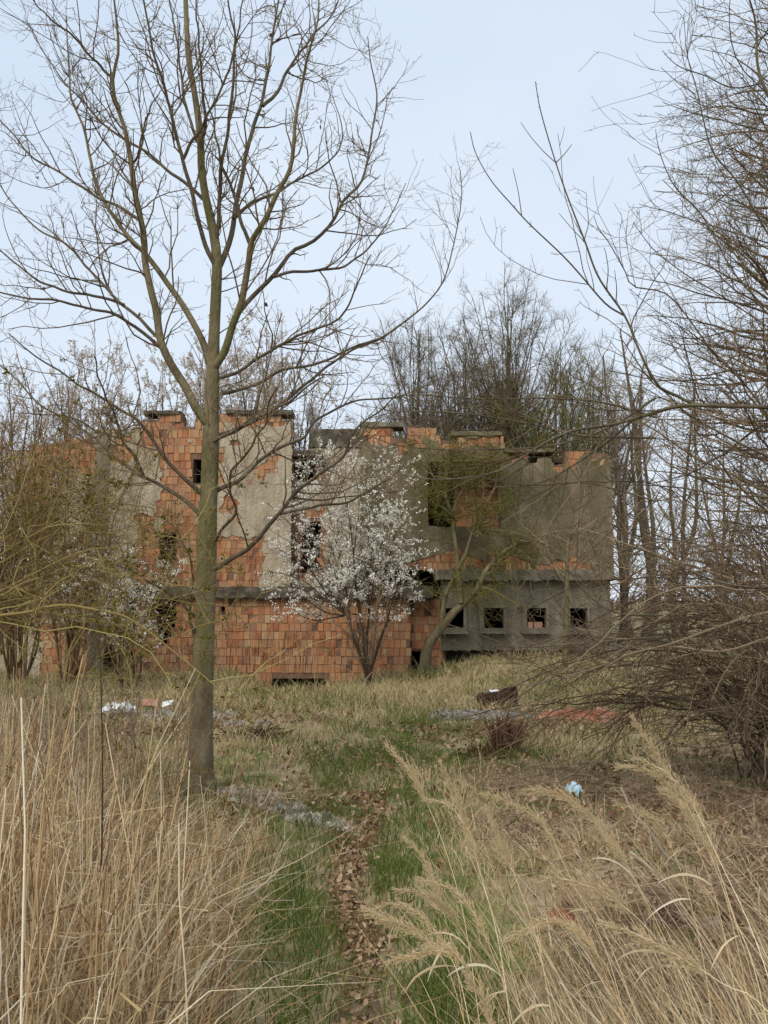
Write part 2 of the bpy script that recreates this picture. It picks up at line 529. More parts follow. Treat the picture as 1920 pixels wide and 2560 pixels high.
# ------------------------------------------------------------------ ground and path
def geo_lines(lo, hi, step, far, ratio=1.35):
    a = list(np.arange(lo, hi + 1e-6, step))
    s, x = step, hi
    while x < far:
        s *= ratio
        x += s
        a.append(x)
    s, x = step, lo
    left = []
    while x > -far:
        s *= ratio
        x -= s
        left.append(x)
    return np.array(left[::-1] + a)


gx = geo_lines(-11, 11, 0.12, 3000)
gy = geo_lines(0.6, 20.5, 0.12, 3000)
GX, GY = np.meshgrid(gx, gy)
GZ = ground_z(GX, GY)
b = Buf()
idx = np.arange(GX.size).reshape(GX.shape)
b.add(np.stack([GX, GY, GZ], -1).reshape(-1, 3), np.stack([idx[:-1, :-1], idx[:-1, 1:], idx[1:, 1:], idx[1:, :-1]], -1).reshape(-1, 4))
tag(b.build('ground', M['ground'], smooth=True), kind='structure')

ys = np.arange(1.2, 7.4, 0.05)
us = np.linspace(-1, 1, 9)
wl_ = 0.07 + 0.05 * snoise(ys, ys * 0, 3.0, 5)
wr_ = 0.07 + 0.05 * snoise(ys, ys * 0, 3.3, 8)
fade = np.clip((7.4 - ys) / 2.2, 0.05, 1)
PX = path_x(ys)[:, None] + np.where(us[None] < 0, us[None] * wl_[:, None], us[None] * wr_[:, None]) * fade[:, None]
PY = ys[:, None] + 0 * us[None]
PZ = ground_z(PX, PY) + 0.006 + 0.012 * (1 - us[None] ** 2) * (1 + snoise(PX, PY, 9, 4))
b = Buf()
idx = np.arange(PX.size).reshape(PX.shape)
b.add(np.stack([PX, PY, PZ], -1).reshape(-1, 3), np.stack([idx[:-1, :-1], idx[:-1, 1:], idx[1:, 1:], idx[1:, :-1]], -1).reshape(-1, 4))
tag(b.build('path', M['path'], smooth=True), kind='structure')

# ------------------------------------------------------------------ the ruined building
DB = 17.5


def bx(px, Y=DB):
    return (px - 960.0) * Y / F * 1.003


def bz(py, Y=DB):
    return P(960, py, Y)[2]


def slab_mask(buf, xs, zs, mask, y0, y1, jf=0.0, jxz=0.0, wob=None):
    """solid sheet between y0 (front) and y1 (back) made of the grid cells where mask is set"""
    nx, nz_ = len(xs), len(zs)
    X, Z = np.meshgrid(xs, zs)
    Xj = X + (rng.normal(0, jxz, X.shape) if jxz else 0)
    Zj = Z + (rng.normal(0, jxz, X.shape) if jxz else 0)
    if jxz:
        m4 = np.pad(mask.astype(int), 1)
        cnt_ = m4[:-1, :-1] + m4[1:, :-1] + m4[:-1, 1:] + m4[1:, 1:]
        bd = (cnt_ > 0) & (cnt_ < 4)
        if min(X.shape) > 5:
            for _ in range(3):
                sx_, sz_, w_ = Xj * bd, Zj * bd, bd.astype(float)
                ax_, az_, aw_ = sx_.copy(), sz_.copy(), w_.copy()
                for (i_, j_) in ((1, 0), (-1, 0), (0, 1), (0, -1)):
                    ax_ += np.roll(sx_, (i_, j_), (0, 1))
                    az_ += np.roll(sz_, (i_, j_), (0, 1))
                    aw_ += np.roll(w_, (i_, j_), (0, 1))
                inn = np.zeros_like(bd)
                inn[1:-1, 1:-1] = True
                ok_ = bd & inn
                Xj = np.where(ok_, ax_ / np.maximum(aw_, 1), Xj)
                Zj = np.where(ok_, az_ / np.maximum(aw_, 1), Zj)
            Xj = Xj + rng.normal(0, 0.006, X.shape) * bd
            Zj = Zj + rng.normal(0, 0.006, X.shape) * bd
    Yf = np.full(X.shape, y0) + (jf * snoise(X, Z, 2.2, 3) + jf * 0.4 * rng.normal(0, 1, X.shape) if jf else 0)
    Yb = np.full(X.shape, y1)
    V = np.concatenate([np.stack([Xj, Yf, Zj], -1).reshape(-1, 3), np.stack([Xj, Yb, Zj], -1).reshape(-1, 3)])
    o = nx * nz_
    idx = np.arange(o).reshape(nz_, nx)
    a, bq, c, d = idx[:-1, :-1], idx[:-1, 1:], idx[1:, 1:], idx[1:, :-1]
    m = mask
    fs = [np.stack([a, bq, c, d], -1)[m], np.stack([a + o, d + o, c + o, bq + o], -1)[m]]
    mp = np.pad(m, 1)
    up, dn, lf, rt = mp[2:, 1:-1], mp[:-2, 1:-1], mp[1:-1, :-2], mp[1:-1, 2:]
    fs.append(np.stack([d, c, c + o, d + o], -1)[m & ~up])
    fs.append(np.stack([bq, a, a + o, bq + o], -1)[m & ~dn])
    fs.append(np.stack([a, d, d + o, a + o], -1)[m & ~lf])
    fs.append(np.stack([c, bq, bq + o, c + o], -1)[m & ~rt])
    f = np.concatenate(fs)
    used = np.unique(f)
    re = np.full(len(V), -1)
    re[used] = np.arange(len(used))
    buf.add(V[used], re[f])


bld = thing('ruined_building', 'derelict two-storey ruin of orange hollow brick and crumbling grey render behind the trees', 'building')
bricks_rest = Buf()
single = []          # (x, y, z, w, h) of bricks that become parts of their own
BW, BH = 0.128, 0.182


def section(px0, px1, tops, pybot, Y, holes, bare, plaster, thick=0.35, pick=False, brick_p=1.0, bw=BW, bh=BH, coat=0.035, ragged=False):
    """a stretch of wall. tops: [(px, py)...] steps; holes: px rects; bare: px rects where the brick shows"""
    x0, x1 = bx(px0, Y), bx(px1, Y)
    zb = bz(pybot, Y)
    H = [(bx(h[0], Y), bx(h[2], Y), bz(h[3], Y), bz(h[1], Y)) for h in holes]
    Bq = [(bx(h[0], Y), bx(h[2], Y), bz(h[3], Y), bz(h[1], Y)) for h in bare]
    tx = np.array([bx(t[0], Y) for t in tops])
    tz = np.array([bz(t[1], Y) for t in tops])

    rx_ = np.cumsum(rng.uniform(0.12, 0.5, 60)) + x0 - 0.3
    rd_ = rng.choice([0.0, 0.0, 0.05, bh * 0.5, bh, bh * 1.6], 61, p=[.3, .2, .2, .15, .1, .05]) * (1.0 if ragged else 0.0)

    def top(x):
        return tz[np.clip(np.searchsorted(tx, x, side='right') - 1, 0, len(tz) - 1)] - rd_[np.searchsorted(rx_, x)]
    # wall core
    cuts = rx_[(rx_ > x0) & (rx_ < x1)] if ragged else []
    xs = np.unique(np.round(np.concatenate([[x0, x1], cuts, tx[(tx > x0) & (tx < x1)], *[[h[0], h[1]] for h in H]]).clip(x0, x1), 4))
    zs = np.unique(np.round(np.concatenate([[zb], tz, (tz[:, None] - np.unique(rd_)[None]).ravel(), *[[h[2], h[3]] for h in H]]).clip(zb, tz.max()), 4))
    cx, cz = np.meshgrid((xs[:-1] + xs[1:]) / 2, (zs[:-1] + zs[1:]) / 2)
    mk = cz < top(cx)
    for h in H:
        mk &= ~((cx > h[0]) & (cx < h[1]) & (cz > h[2]) & (cz < h[3]))
    core = Buf()
    slab_mask(core, xs, zs, mk, Y, Y + thick)
    core.build('wall', M['mortar'], bld)
    # brick courses
    nrow = int((tz.max() - zb) / bh) + 1
    for r in range(nrow):
        z = zb + r * bh
        x = x0 - rng.uniform(0, bw)
        while x < x1:
            w = bw * rng.choice([1.0, 1.0, 1.0, 0.9, 1.12, 1.9], p=[.4, .2, .15, .1, .1, .05])
            xm, zm = x + w / 2, z + bh / 2
            ok = zm + bh * 0.35 < top(xm) + 0.02 and x > x0 - 0.02 and x + w < x1 + 0.03
            if ok:
                ok = any(q[0] - 0.25 < xm < q[1] + 0.25 and q[2] - 0.25 < zm < q[3] + 0.25 for q in Bq)
            if ok:
                ok = not any(h[0] - 0.03 < xm < h[1] + 0.03 and h[2] - 0.05 < zm < h[3] + 0.05 for h in H)
            if ok and rng.random() < brick_p * 0.975:
                yf = Y - 0.018 + rng.normal(0, 0.007)
                if rng.random() < 0.05:
                    yf += 0.03
                if yf > Y - 0.003:
                    yf = Y - 0.003
                g = 0.0035
                if pick:
                    single.append((x + g, x + w - g, yf, z + g, z + bh - g))
                else:
                    bricks_rest.box(x + g, x + w - g, yf, Y + 0.04, z + g + rng.normal(0, 0.003), z + bh - g, rng.random(), 0.0045)
            x += w
    # render coat
    if plaster:
        n_ = 0.045
        xs = np.linspace(x0, x1, max(2, int((x1 - x0) / n_)) + 1)
        zs = np.linspace(zb, tz.max(), max(2, int((tz.max() - zb) / n_)) + 1)
        cx, cz = np.meshgrid((xs[:-1] + xs[1:]) / 2, (zs[:-1] + zs[1:]) / 2)
        mk = cz < top(cx) - 0.01
        wob = 0.14 * snoise(cx, cz, 2.7, 6) + 0.11 * snoise(cx, cz, 8.0, 9) - 0.01
        for q in Bq:
            sd = np.minimum(np.minimum(cx - q[0], q[1] - cx), np.minimum(cz - q[2], q[3] - cz))
            mk &= ~(sd + wob > 0)
        for h in H:
            mk &= ~((cx > h[0]) & (cx < h[1]) & (cz > h[2]) & (cz < h[3]))
        c = Buf()
        slab_mask(c, xs, zs, mk, Y - coat, Y + 0.01, jf=0.006, jxz=0.011)
        c.build('render_coat', plaster, bld)
    return


# left wing, set back
section(10, 272, [(10, 1120), (60, 1108), (150, 1100), (215, 1108)], 1700, 18.1, [(20, 1290, 110, 1420)], [(60, 1090, 236, 1180), (40, 1180, 130, 1260), (120, 1560, 272, 1700)], M['plaster'], brick_p=0.97, ragged=True)
# grey pier
section(231, 272, [(231, 1074)], 1700, 17.75, [], [], M['concrete'])
# main left block, upper storey
section(270, 728, [(270, 1068), (345, 1030), (450, 1034), (447, 1034), (560, 1028), (640, 1031)], 1492, DB,
        [(448, 1030, 482, 1066), (478, 1148, 502, 1208), (398, 1330, 440, 1400)],
        [(270, 1060, 322, 1172), (345, 1025, 505, 1110), (396, 1100, 508, 1470), (540, 1030, 716, 1066), (540, 1130, 556, 1205), (568, 1098, 598, 1119), (552, 1246, 582, 1282), (535, 1340, 655, 1470), (345, 1280, 400, 1470), (640, 1150, 690, 1190)], M['plaster'], ragged=True)
# lower storey, brick to the foot, with the broken hole on the left and the void at its foot
section(345, 530, [(345, 1496)], 1740, 17.42, [(384, 1496, 446, 1545), (396, 1545, 444, 1570), (404, 1570, 436, 1592), (412, 1592, 426, 1612)], [(300, 1400, 560, 1800)], None)
section(530, 1024, [(530, 1496)], 1745, 17.42, [(686, 1696, 820, 1745), (558, 1516, 576, 1536)], [(500, 1400, 1100, 1800)], None, pick=True)
section(1024, 1112, [(1024, 1496)], 1745, 17.75, [(1028, 1628, 1062, 1680)], [(1000, 1400, 1130, 1800)], None)
# middle part, set back, upper storey
section(728, 902, [(728, 1140), (772, 1076), (840, 1072)], 1492, 18.0, [(754, 1305, 802, 1432), (738, 1150, 782, 1200)],
        [(728, 1140, 812, 1195), (765, 1270, 812, 1440), (728, 1290, 756, 1440)], M['plaster'])
# right of the middle, upper storey with the wide window
section(900, 1255, [(900, 1058), (960, 1066), (1040, 1072), (1100, 1078), (1110, 1082)], 1426, DB,
        [(1068, 1153, 1262, 1318)],
        [(905, 1080, 935, 1110), (932, 1064, 1108, 1104), (995, 1100, 1068, 1128), (1100, 1090, 1255, 1118), (1088, 1384, 1260, 1430), (1240, 1200, 1262, 1330), (1000, 1395, 1100, 1430)], M['mossy'], ragged=True)
section(1253, 1532, [(1253, 1126), (1390, 1131), (1400, 1129)], 1426, DB + 0.004, [],
        [(1296, 1120, 1345, 1146), (1398, 1120, 1448, 1168), (1486, 1122, 1520, 1150), (1253, 1402, 1480, 1430)], M['mossy'], ragged=True)
# right lower storey, concrete with four deep windows
WX = [(1112, 1158), (1207, 1257), (1313, 1361), (1420, 1462)]
section(1100, 1520, [(1100, 1452)], 1626, 17.62, [(a_ - 2, 1518, b_ + 2, 1578) for a_, b_ in WX], [], M['concrete'], thick=0.22)

# each brick of the open lower wall is a part of its own (300 at most)
single.sort(key=lambda s: (-s[3], s[0]))
vis = [s for s in single if s[3] > -0.45]
rest = [s for s in single if s[3] <= -0.45]
if len(vis) > 300:
    vis.sort(key=lambda s: (s[3] < 0.05, abs(s[0] + 1.6)))
    rest += vis[300:]
    vis = vis[:300]
bvars = {}
for s in vis:
    w = round(s[1] - s[0], 3)
    if w not in bvars:
        lst = []
        for k in range(3):
            bb = Buf()
            W2, H2, c_ = w / 2, (BH - 0.007) / 2, 0.004
            j = rng.normal(0, 0.0018, (8, 3))
            fr = np.array([[-W2 + c_, 0, -H2 + c_], [W2 - c_, 0, -H2 + c_], [W2 - c_, 0, H2 - c_], [-W2 + c_, 0, H2 - c_]]) + j[:4] * [1, 1.6, 1]
            md = np.array([[-W2, c_, -H2], [W2, c_, -H2], [W2, c_, H2], [-W2, c_, H2]]) + j[4:]
            bk = md * [1, 0, 1] + [0, 0.06, 0]
            q = [[0, 1, 2, 3]]
            for i in range(4):
                k2 = (i + 1) % 4
                q += [[i, i + 4, k2 + 4, k2], [i + 4, i + 8, k2 + 8, k2 + 4]]
            bb.add(np.concatenate([fr, md, bk]), q, 0.0)
            o = bb.build('brick_shape', M['brick'])
            lst.append(o.data)
            bpy.data.objects.remove(o)
        bvars[w] = lst
for s in vis:
    w = round(s[1] - s[0], 3)
    o = bpy.data.objects.new('brick', bvars[w][rng.integers(3)])
    o.location = ((s[0] + s[1]) / 2, s[2], (s[3] + s[4]) / 2)
    o.parent = bld
    COL.objects.link(o)
for s in rest:
    bricks_rest.box(s[0], s[1], s[2], s[2] + 0.06, s[3], s[4], rng.random(), 0.002)

# interior walls seen through the openings, floors, back and sides
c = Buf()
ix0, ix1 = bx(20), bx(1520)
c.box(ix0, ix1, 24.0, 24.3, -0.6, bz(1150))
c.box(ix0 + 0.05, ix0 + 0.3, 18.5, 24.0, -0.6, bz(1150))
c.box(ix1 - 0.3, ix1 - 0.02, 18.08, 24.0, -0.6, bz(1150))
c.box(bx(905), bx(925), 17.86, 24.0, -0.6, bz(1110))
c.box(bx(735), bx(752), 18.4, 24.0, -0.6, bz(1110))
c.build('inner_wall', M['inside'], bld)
c = Buf()
c.box(ix0 + 0.3, ix1 - 0.3, 18.1, 24.0, bz(1478), bz(1462))
c.build('floor_slab', M['slab'], bld)
c = Buf()  # roof slab added over the roofless interior to keep it dark
c.box(ix0 + 0.3, bx(715), 18.46, 24.0, bz(1120), bz(1104))
c.box(bx(930), ix1 - 0.3, 17.88, 24.0, bz(1150), bz(1136))
c.box(bx(755), bx(900), 18.37, 24.0, bz(1126), bz(1112))
c.build('interior_shade_slab', M['slab'], bld)
# brick partition seen inside the wide window
yy = 18.35
for r in range(14):
    x = bx(1150) + rng.uniform(-0.1, 0.05)
    while x < bx(1275):
        bricks_rest.box(x, x + 0.12, yy + rng.normal(0, 0.006), yy + 0.12, bz(1345) + r * 0.182, bz(1345) + r * 0.182 + 0.172, rng.random(), 0.002)
        x += 0.13
tag(bricks_rest.build('brick_courses', M['brick'], bld), kind='stuff')


def crumbly(px0, px1, py0, py1, Y0, Y1, mat, name='ledge', amp=0.02):
    n = int((bx(px1) - bx(px0)) / 0.07)
    xs = np.linspace(bx(px0), bx(px1), n)
    zt, zb = bz(py0, Y0), bz(py1, Y0)
    rows = []
    for (yy, zz, j) in ((Y1, zt, 0.2), (Y0 + 0.015, zt, 0.6), (Y0, zt - 0.012, 0.6), (Y0, (zt + zb) / 2, 0.7), (Y0, zb + 0.02, 0.8), (Y0 + 0.02, zb, 0.9), (Y1, zb, 0.3)):
        rows.append(np.stack([xs, yy + j * amp * (snoise(xs, xs * 0 + zz, 4, 2) + 0.6 * rng.normal(0, 1, n)), zz + j * amp * (snoise(xs, xs * 0 + yy, 6, 5) * 0.8 + 0.5 * rng.normal(0, 1, n))], -1))
    V = np.stack(rows)
    idx = np.arange(V.shape[0] * n).reshape(V.shape[0], n)
    q = np.stack([idx[:-1, :-1], idx[1:, :-1], idx[1:, 1:], idx[:-1, 1:]], -1).reshape(-1, 4)
    c = Buf()
    c.add(V.reshape(-1, 3), q)
    k = V.shape[0]
    c.add(V[:, 0], [list(range(k))])
    c.add(V[:, -1], [list(range(k))[::-1]])
    return c.build(name, mat, bld)


crumbly(330, 1080, 1466, 1496, 17.24, 18.2, M['slab'])
crumbly(1086, 1530, 1424, 1452, 17.40, 18.2, M['concrete'], amp=0.028)
crumbly(725, 800, 1126, 1142, 17.55, 18.3, M['slab'], name='lintel')
crumbly(765, 905, 1072, 1120, 17.93, 18.05, M['slab'], name='roof_beam', amp=0.012)
crumbly(560, 728, 1024, 1036, 17.42, 17.9, M['slab'], name='coping', amp=0.02)
crumbly(350, 442, 1026, 1036, 17.42, 17.9, M['slab'], name='coping', amp=0.02)
crumbly(898, 1010, 1054, 1068, 17.44, 17.9, M['concrete'], name='coping', amp=0.012)
crumbly(1130, 1258, 1078, 1090, 17.43, 17.9, M['mossy'], name='coping', amp=0.012)
crumbly(1262, 1390, 1122, 1132, 17.43, 17.9, M['mossy'], name='coping', amp=0.02)
# window surrounds of the lower storey
for a_, b_ in WX:
    fr = Buf()
    Yw = 17.50
    X0, X1, Z0, Z1 = bx(a_ - 11, Yw), bx(b_ + 7, Yw), bz(1582, Yw), bz(1508, Yw)
    hx0, hx1, hz0, hz1 = bx(a_, Yw), bx(b_, Yw), bz(1570, Yw), bz(1520, Yw)
    xs, zs = np.array([X0, hx0, hx1, X1]), np.array([Z0, hz0, hz1, Z1])
    mk = np.ones((3, 3), bool)
    mk[1, 1] = False
    slab_mask(fr, xs, zs, mk, Yw, 17.70, jxz=0.006)
    w_ = fr.build('window_frame', M['concrete'], bld)
    sb = Buf()
    sb.box(X0 - 0.03, X1 + 0.02, Yw - 0.07, Yw + 0.1, Z0 - 0.02, Z0 + 0.035, jit=0.004)
    sb.build('window_sill', M['concrete'], w_)
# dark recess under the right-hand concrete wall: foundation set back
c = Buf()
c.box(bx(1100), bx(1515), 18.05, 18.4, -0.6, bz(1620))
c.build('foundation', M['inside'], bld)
# two loose bricks lying in the third window
for k, (p0, p1) in enumerate(((1317, 1330), (1333, 1353))):
    lb = Buf()
    lb.box(bx(p0), bx(p1), 17.60, 17.72, bz(1570, 17.5) + 0.002, bz(1570, 17.5) + 0.125, jit=0.004)
    tag(lb.build('loose_brick', M['pinkbrick']), ['smaller loose orange brick in third concrete window, closer to its left edge', 'wider loose orange brick beside the smaller one in third concrete window'][k], 'brick', 'bricks on window ledge')


# ------------------------------------------------------------------ trees
def resample(pts, K):
    pts = np.asarray(pts, float)
    d = np.concatenate([[0], np.cumsum(np.linalg.norm(np.diff(pts[:, :3], axis=0), axis=1))])
    t = np.linspace(0, d[-1], K)
    return np.stack([np.interp(t, d, pts[:, i]) for i in range(pts.shape[1])], -1)


def smooth_line(pts, K):
    """Catmull-Rom through points (any columns), K samples"""
    p = np.asarray(pts, float)
    p = np.concatenate([[2 * p[0] - p[1]], p, [2 * p[-1] - p[-2]]])
    out = []
    for i in range(1, len(p) - 2):
        t = np.linspace(0, 1, 9)[:, None] if i == len(p) - 3 else np.linspace(0, 1, 9)[:-1, None]
        a, b_, c_, d_ = p[i - 1], p[i], p[i + 1], p[i + 2]
        out.append(0.5 * ((2 * b_) + (c_ - a) * t + (2 * a - 5 * b_ + 4 * c_ - d_) * t ** 2 + (3 * b_ - a - 3 * c_ + d_) * t ** 3))
    return resample(np.concatenate(out), K)


def grow(PP, RR, dens, t0, ang, length, K, jit, up, ratio=0.6, rmax=1.0, rmin=0.0012, taper=0.25, shrink=0.5, flat=0.0, lenvar=0.5, seedn=None):
    """children along polylines PP (N,K,3), radii RR"""
    r_ = seedn if seedn is not None else rng
    N = len(PP)
    if N == 0:
        return np.zeros((0, K, 3)), np.zeros((0, K))
    seg = np.linalg.norm(np.diff(PP, axis=1), axis=2)
    L = seg.sum(1)
    cnt = r_.poisson(np.maximum(dens * L * (1 - t0), 0))
    ii = np.repeat(np.arange(N), cnt)
    n = len(ii)
    if n == 0:
        return np.zeros((0, K, 3)), np.zeros((0, K))
    grow.ii = ii
    t = t0 + (1 - t0) * r_.random(n)
    Kp = PP.shape[1]
    f = t * (Kp - 1)
    i0 = np.minimum(f.astype(int), Kp - 2)
    w = (f - i0)[:, None]
    base = PP[ii, i0] * (1 - w) + PP[ii, i0 + 1] * w
    tan = norm(PP[ii, i0 + 1] - PP[ii, i0])
    rp = RR[ii, i0] * (1 - w[:, 0]) + RR[ii, i0 + 1] * w[:, 0]
    rv = r_.normal(0, 1, (n, 3))
    if flat:
        rv[:, 2] *= (1 - flat)
    perp = norm(rv - (rv * tan).sum(1, keepdims=True) * tan)
    a = np.radians(ang * (0.7 + 0.6 * r_.random(n)))[:, None]
    d = norm(np.cos(a) * tan + np.sin(a) * perp)
    ln = length * (1 - shrink * t) * (1 - lenvar + 2 * lenvar * r_.random(n)) if np.isscalar(length) else length[ii] * (1 - shrink * t) * (1 - lenvar + 2 * lenvar * r_.random(n))
    st = (ln / (K - 1))[:, None]
    pts = np.zeros((n, K, 3))
    pts[:, 0] = base
    for k in range(1, K):
        d = norm(d + r_.normal(0, jit, (n, 3)) + np.array([0, 0, up]))
        pts[:, k] = pts[:, k - 1] + d * st
    r0 = np.clip(rp * ratio, rmin, rmax)
    rad = r0[:, None] * np.linspace(1, taper, K)[None]
    return pts, np.maximum(rad, rmin * 0.6)


def pixline(pts, Y0, dY=0.0, bow=0.0, off=None):
    """pixel polyline -> world polyline, distance running from Y0 to Y0 + dY"""
    pts = np.asarray(pts, float)
    d = np.concatenate([[0], np.cumsum(np.linalg.norm(np.diff(pts, axis=0), axis=1))])
    t = d / d[-1]
    Y = Y0 + dY * t + bow * np.sin(math.pi * t)
    return np.stack([P(p[0], p[1], y) for p, y in zip(pts, Y)])


def C_(pts):      # crop coordinates of the upper-left enlargement
    return [(x * 0.66305, y * 0.66305) for x, y in pts]


def A_(pts):      # enlargement of (0,960)-(640,1760)
    return [(x / 2.592, 960 + y / 2.592) for x, y in pts]


def B_(pts):      # enlargement of (480,960)-(1120,1760)
    return [(480 + x / 2.592, 960 + y / 2.592) for x, y in pts]


def D_(pts):      # whole picture at 1659 wide
    return [(x * 1.1573, y * 1.1573) for x, y in pts]


# ---- the big bare tree on the left
TY = 6.7
PXM = TY / F      # metres per pixel there
tree = thing('bare_tree', 'tall bare tree with grey-green trunk and wide fan of limbs, standing left of the path', 'tree')
base_px = (499, 1972)
trunk_px = D_([(431, 1715), (434, 1640), (436, 1500), (444, 1300), (448, 1150), (452, 1050), (455, 960)]) + C_([(797, 1560), (803, 1400), (808, 1250), (815, 1100), (818, 1000), (812, 920), (795, 830), (775, 740), (760, 640), (757, 550), (748, 450), (730, 330), (712, 230), (705, 130), (700, 0), (692, -250), (690, -600)])
tw = np.array([84, 72, 62, 57, 54, 51, 49, 42, 38, 34, 31, 29, 28, 26, 24, 23, 21.5, 20, 18, 16.5, 15.5, 14.5, 10, 3.5]) * PXM * 0.5 * 0.88
tp = pixline(trunk_px, TY)
tp[0, 2] = ground_z(tp[0, 0], TY) - 0.08
tl = smooth_line(np.concatenate([tp, tw[:, None]], 1), 90)
b = Buf()
rr = tl[:, 3] * (1 + 0.05 * snoise(np.arange(90) * 0.3, np.zeros(90), 1, 3))
an_ = np.linspace(0, 2 * math.pi, 7, endpoint=False) + 0.3
for a_ in an_:
    p0 = tl[0, :3] * [1, 1, 0] + [0, 0, ground_z(tl[0, 0], TY)]
    d_ = np.array([math.cos(a_), math.sin(a_), 0])
    rl = smooth_line(np.array([p0 + d_ * 0.03 + [0, 0, 0.34], p0 + d_ * 0.09 + [0, 0, 0.12], p0 + d_ * 0.17 + [0, 0, 0.02], p0 + d_ * rng.uniform(0.24, 0.34) + [0, 0, -0.06]]), 10)
    b.tubes(rl[None], np.linspace(0.06, 0.018, 10)[None], 7)
b.tubes(tl[None, :, :3], rr[None], 14)
trunk_o = b.build('trunk', M['bark'], tree, smooth=True)
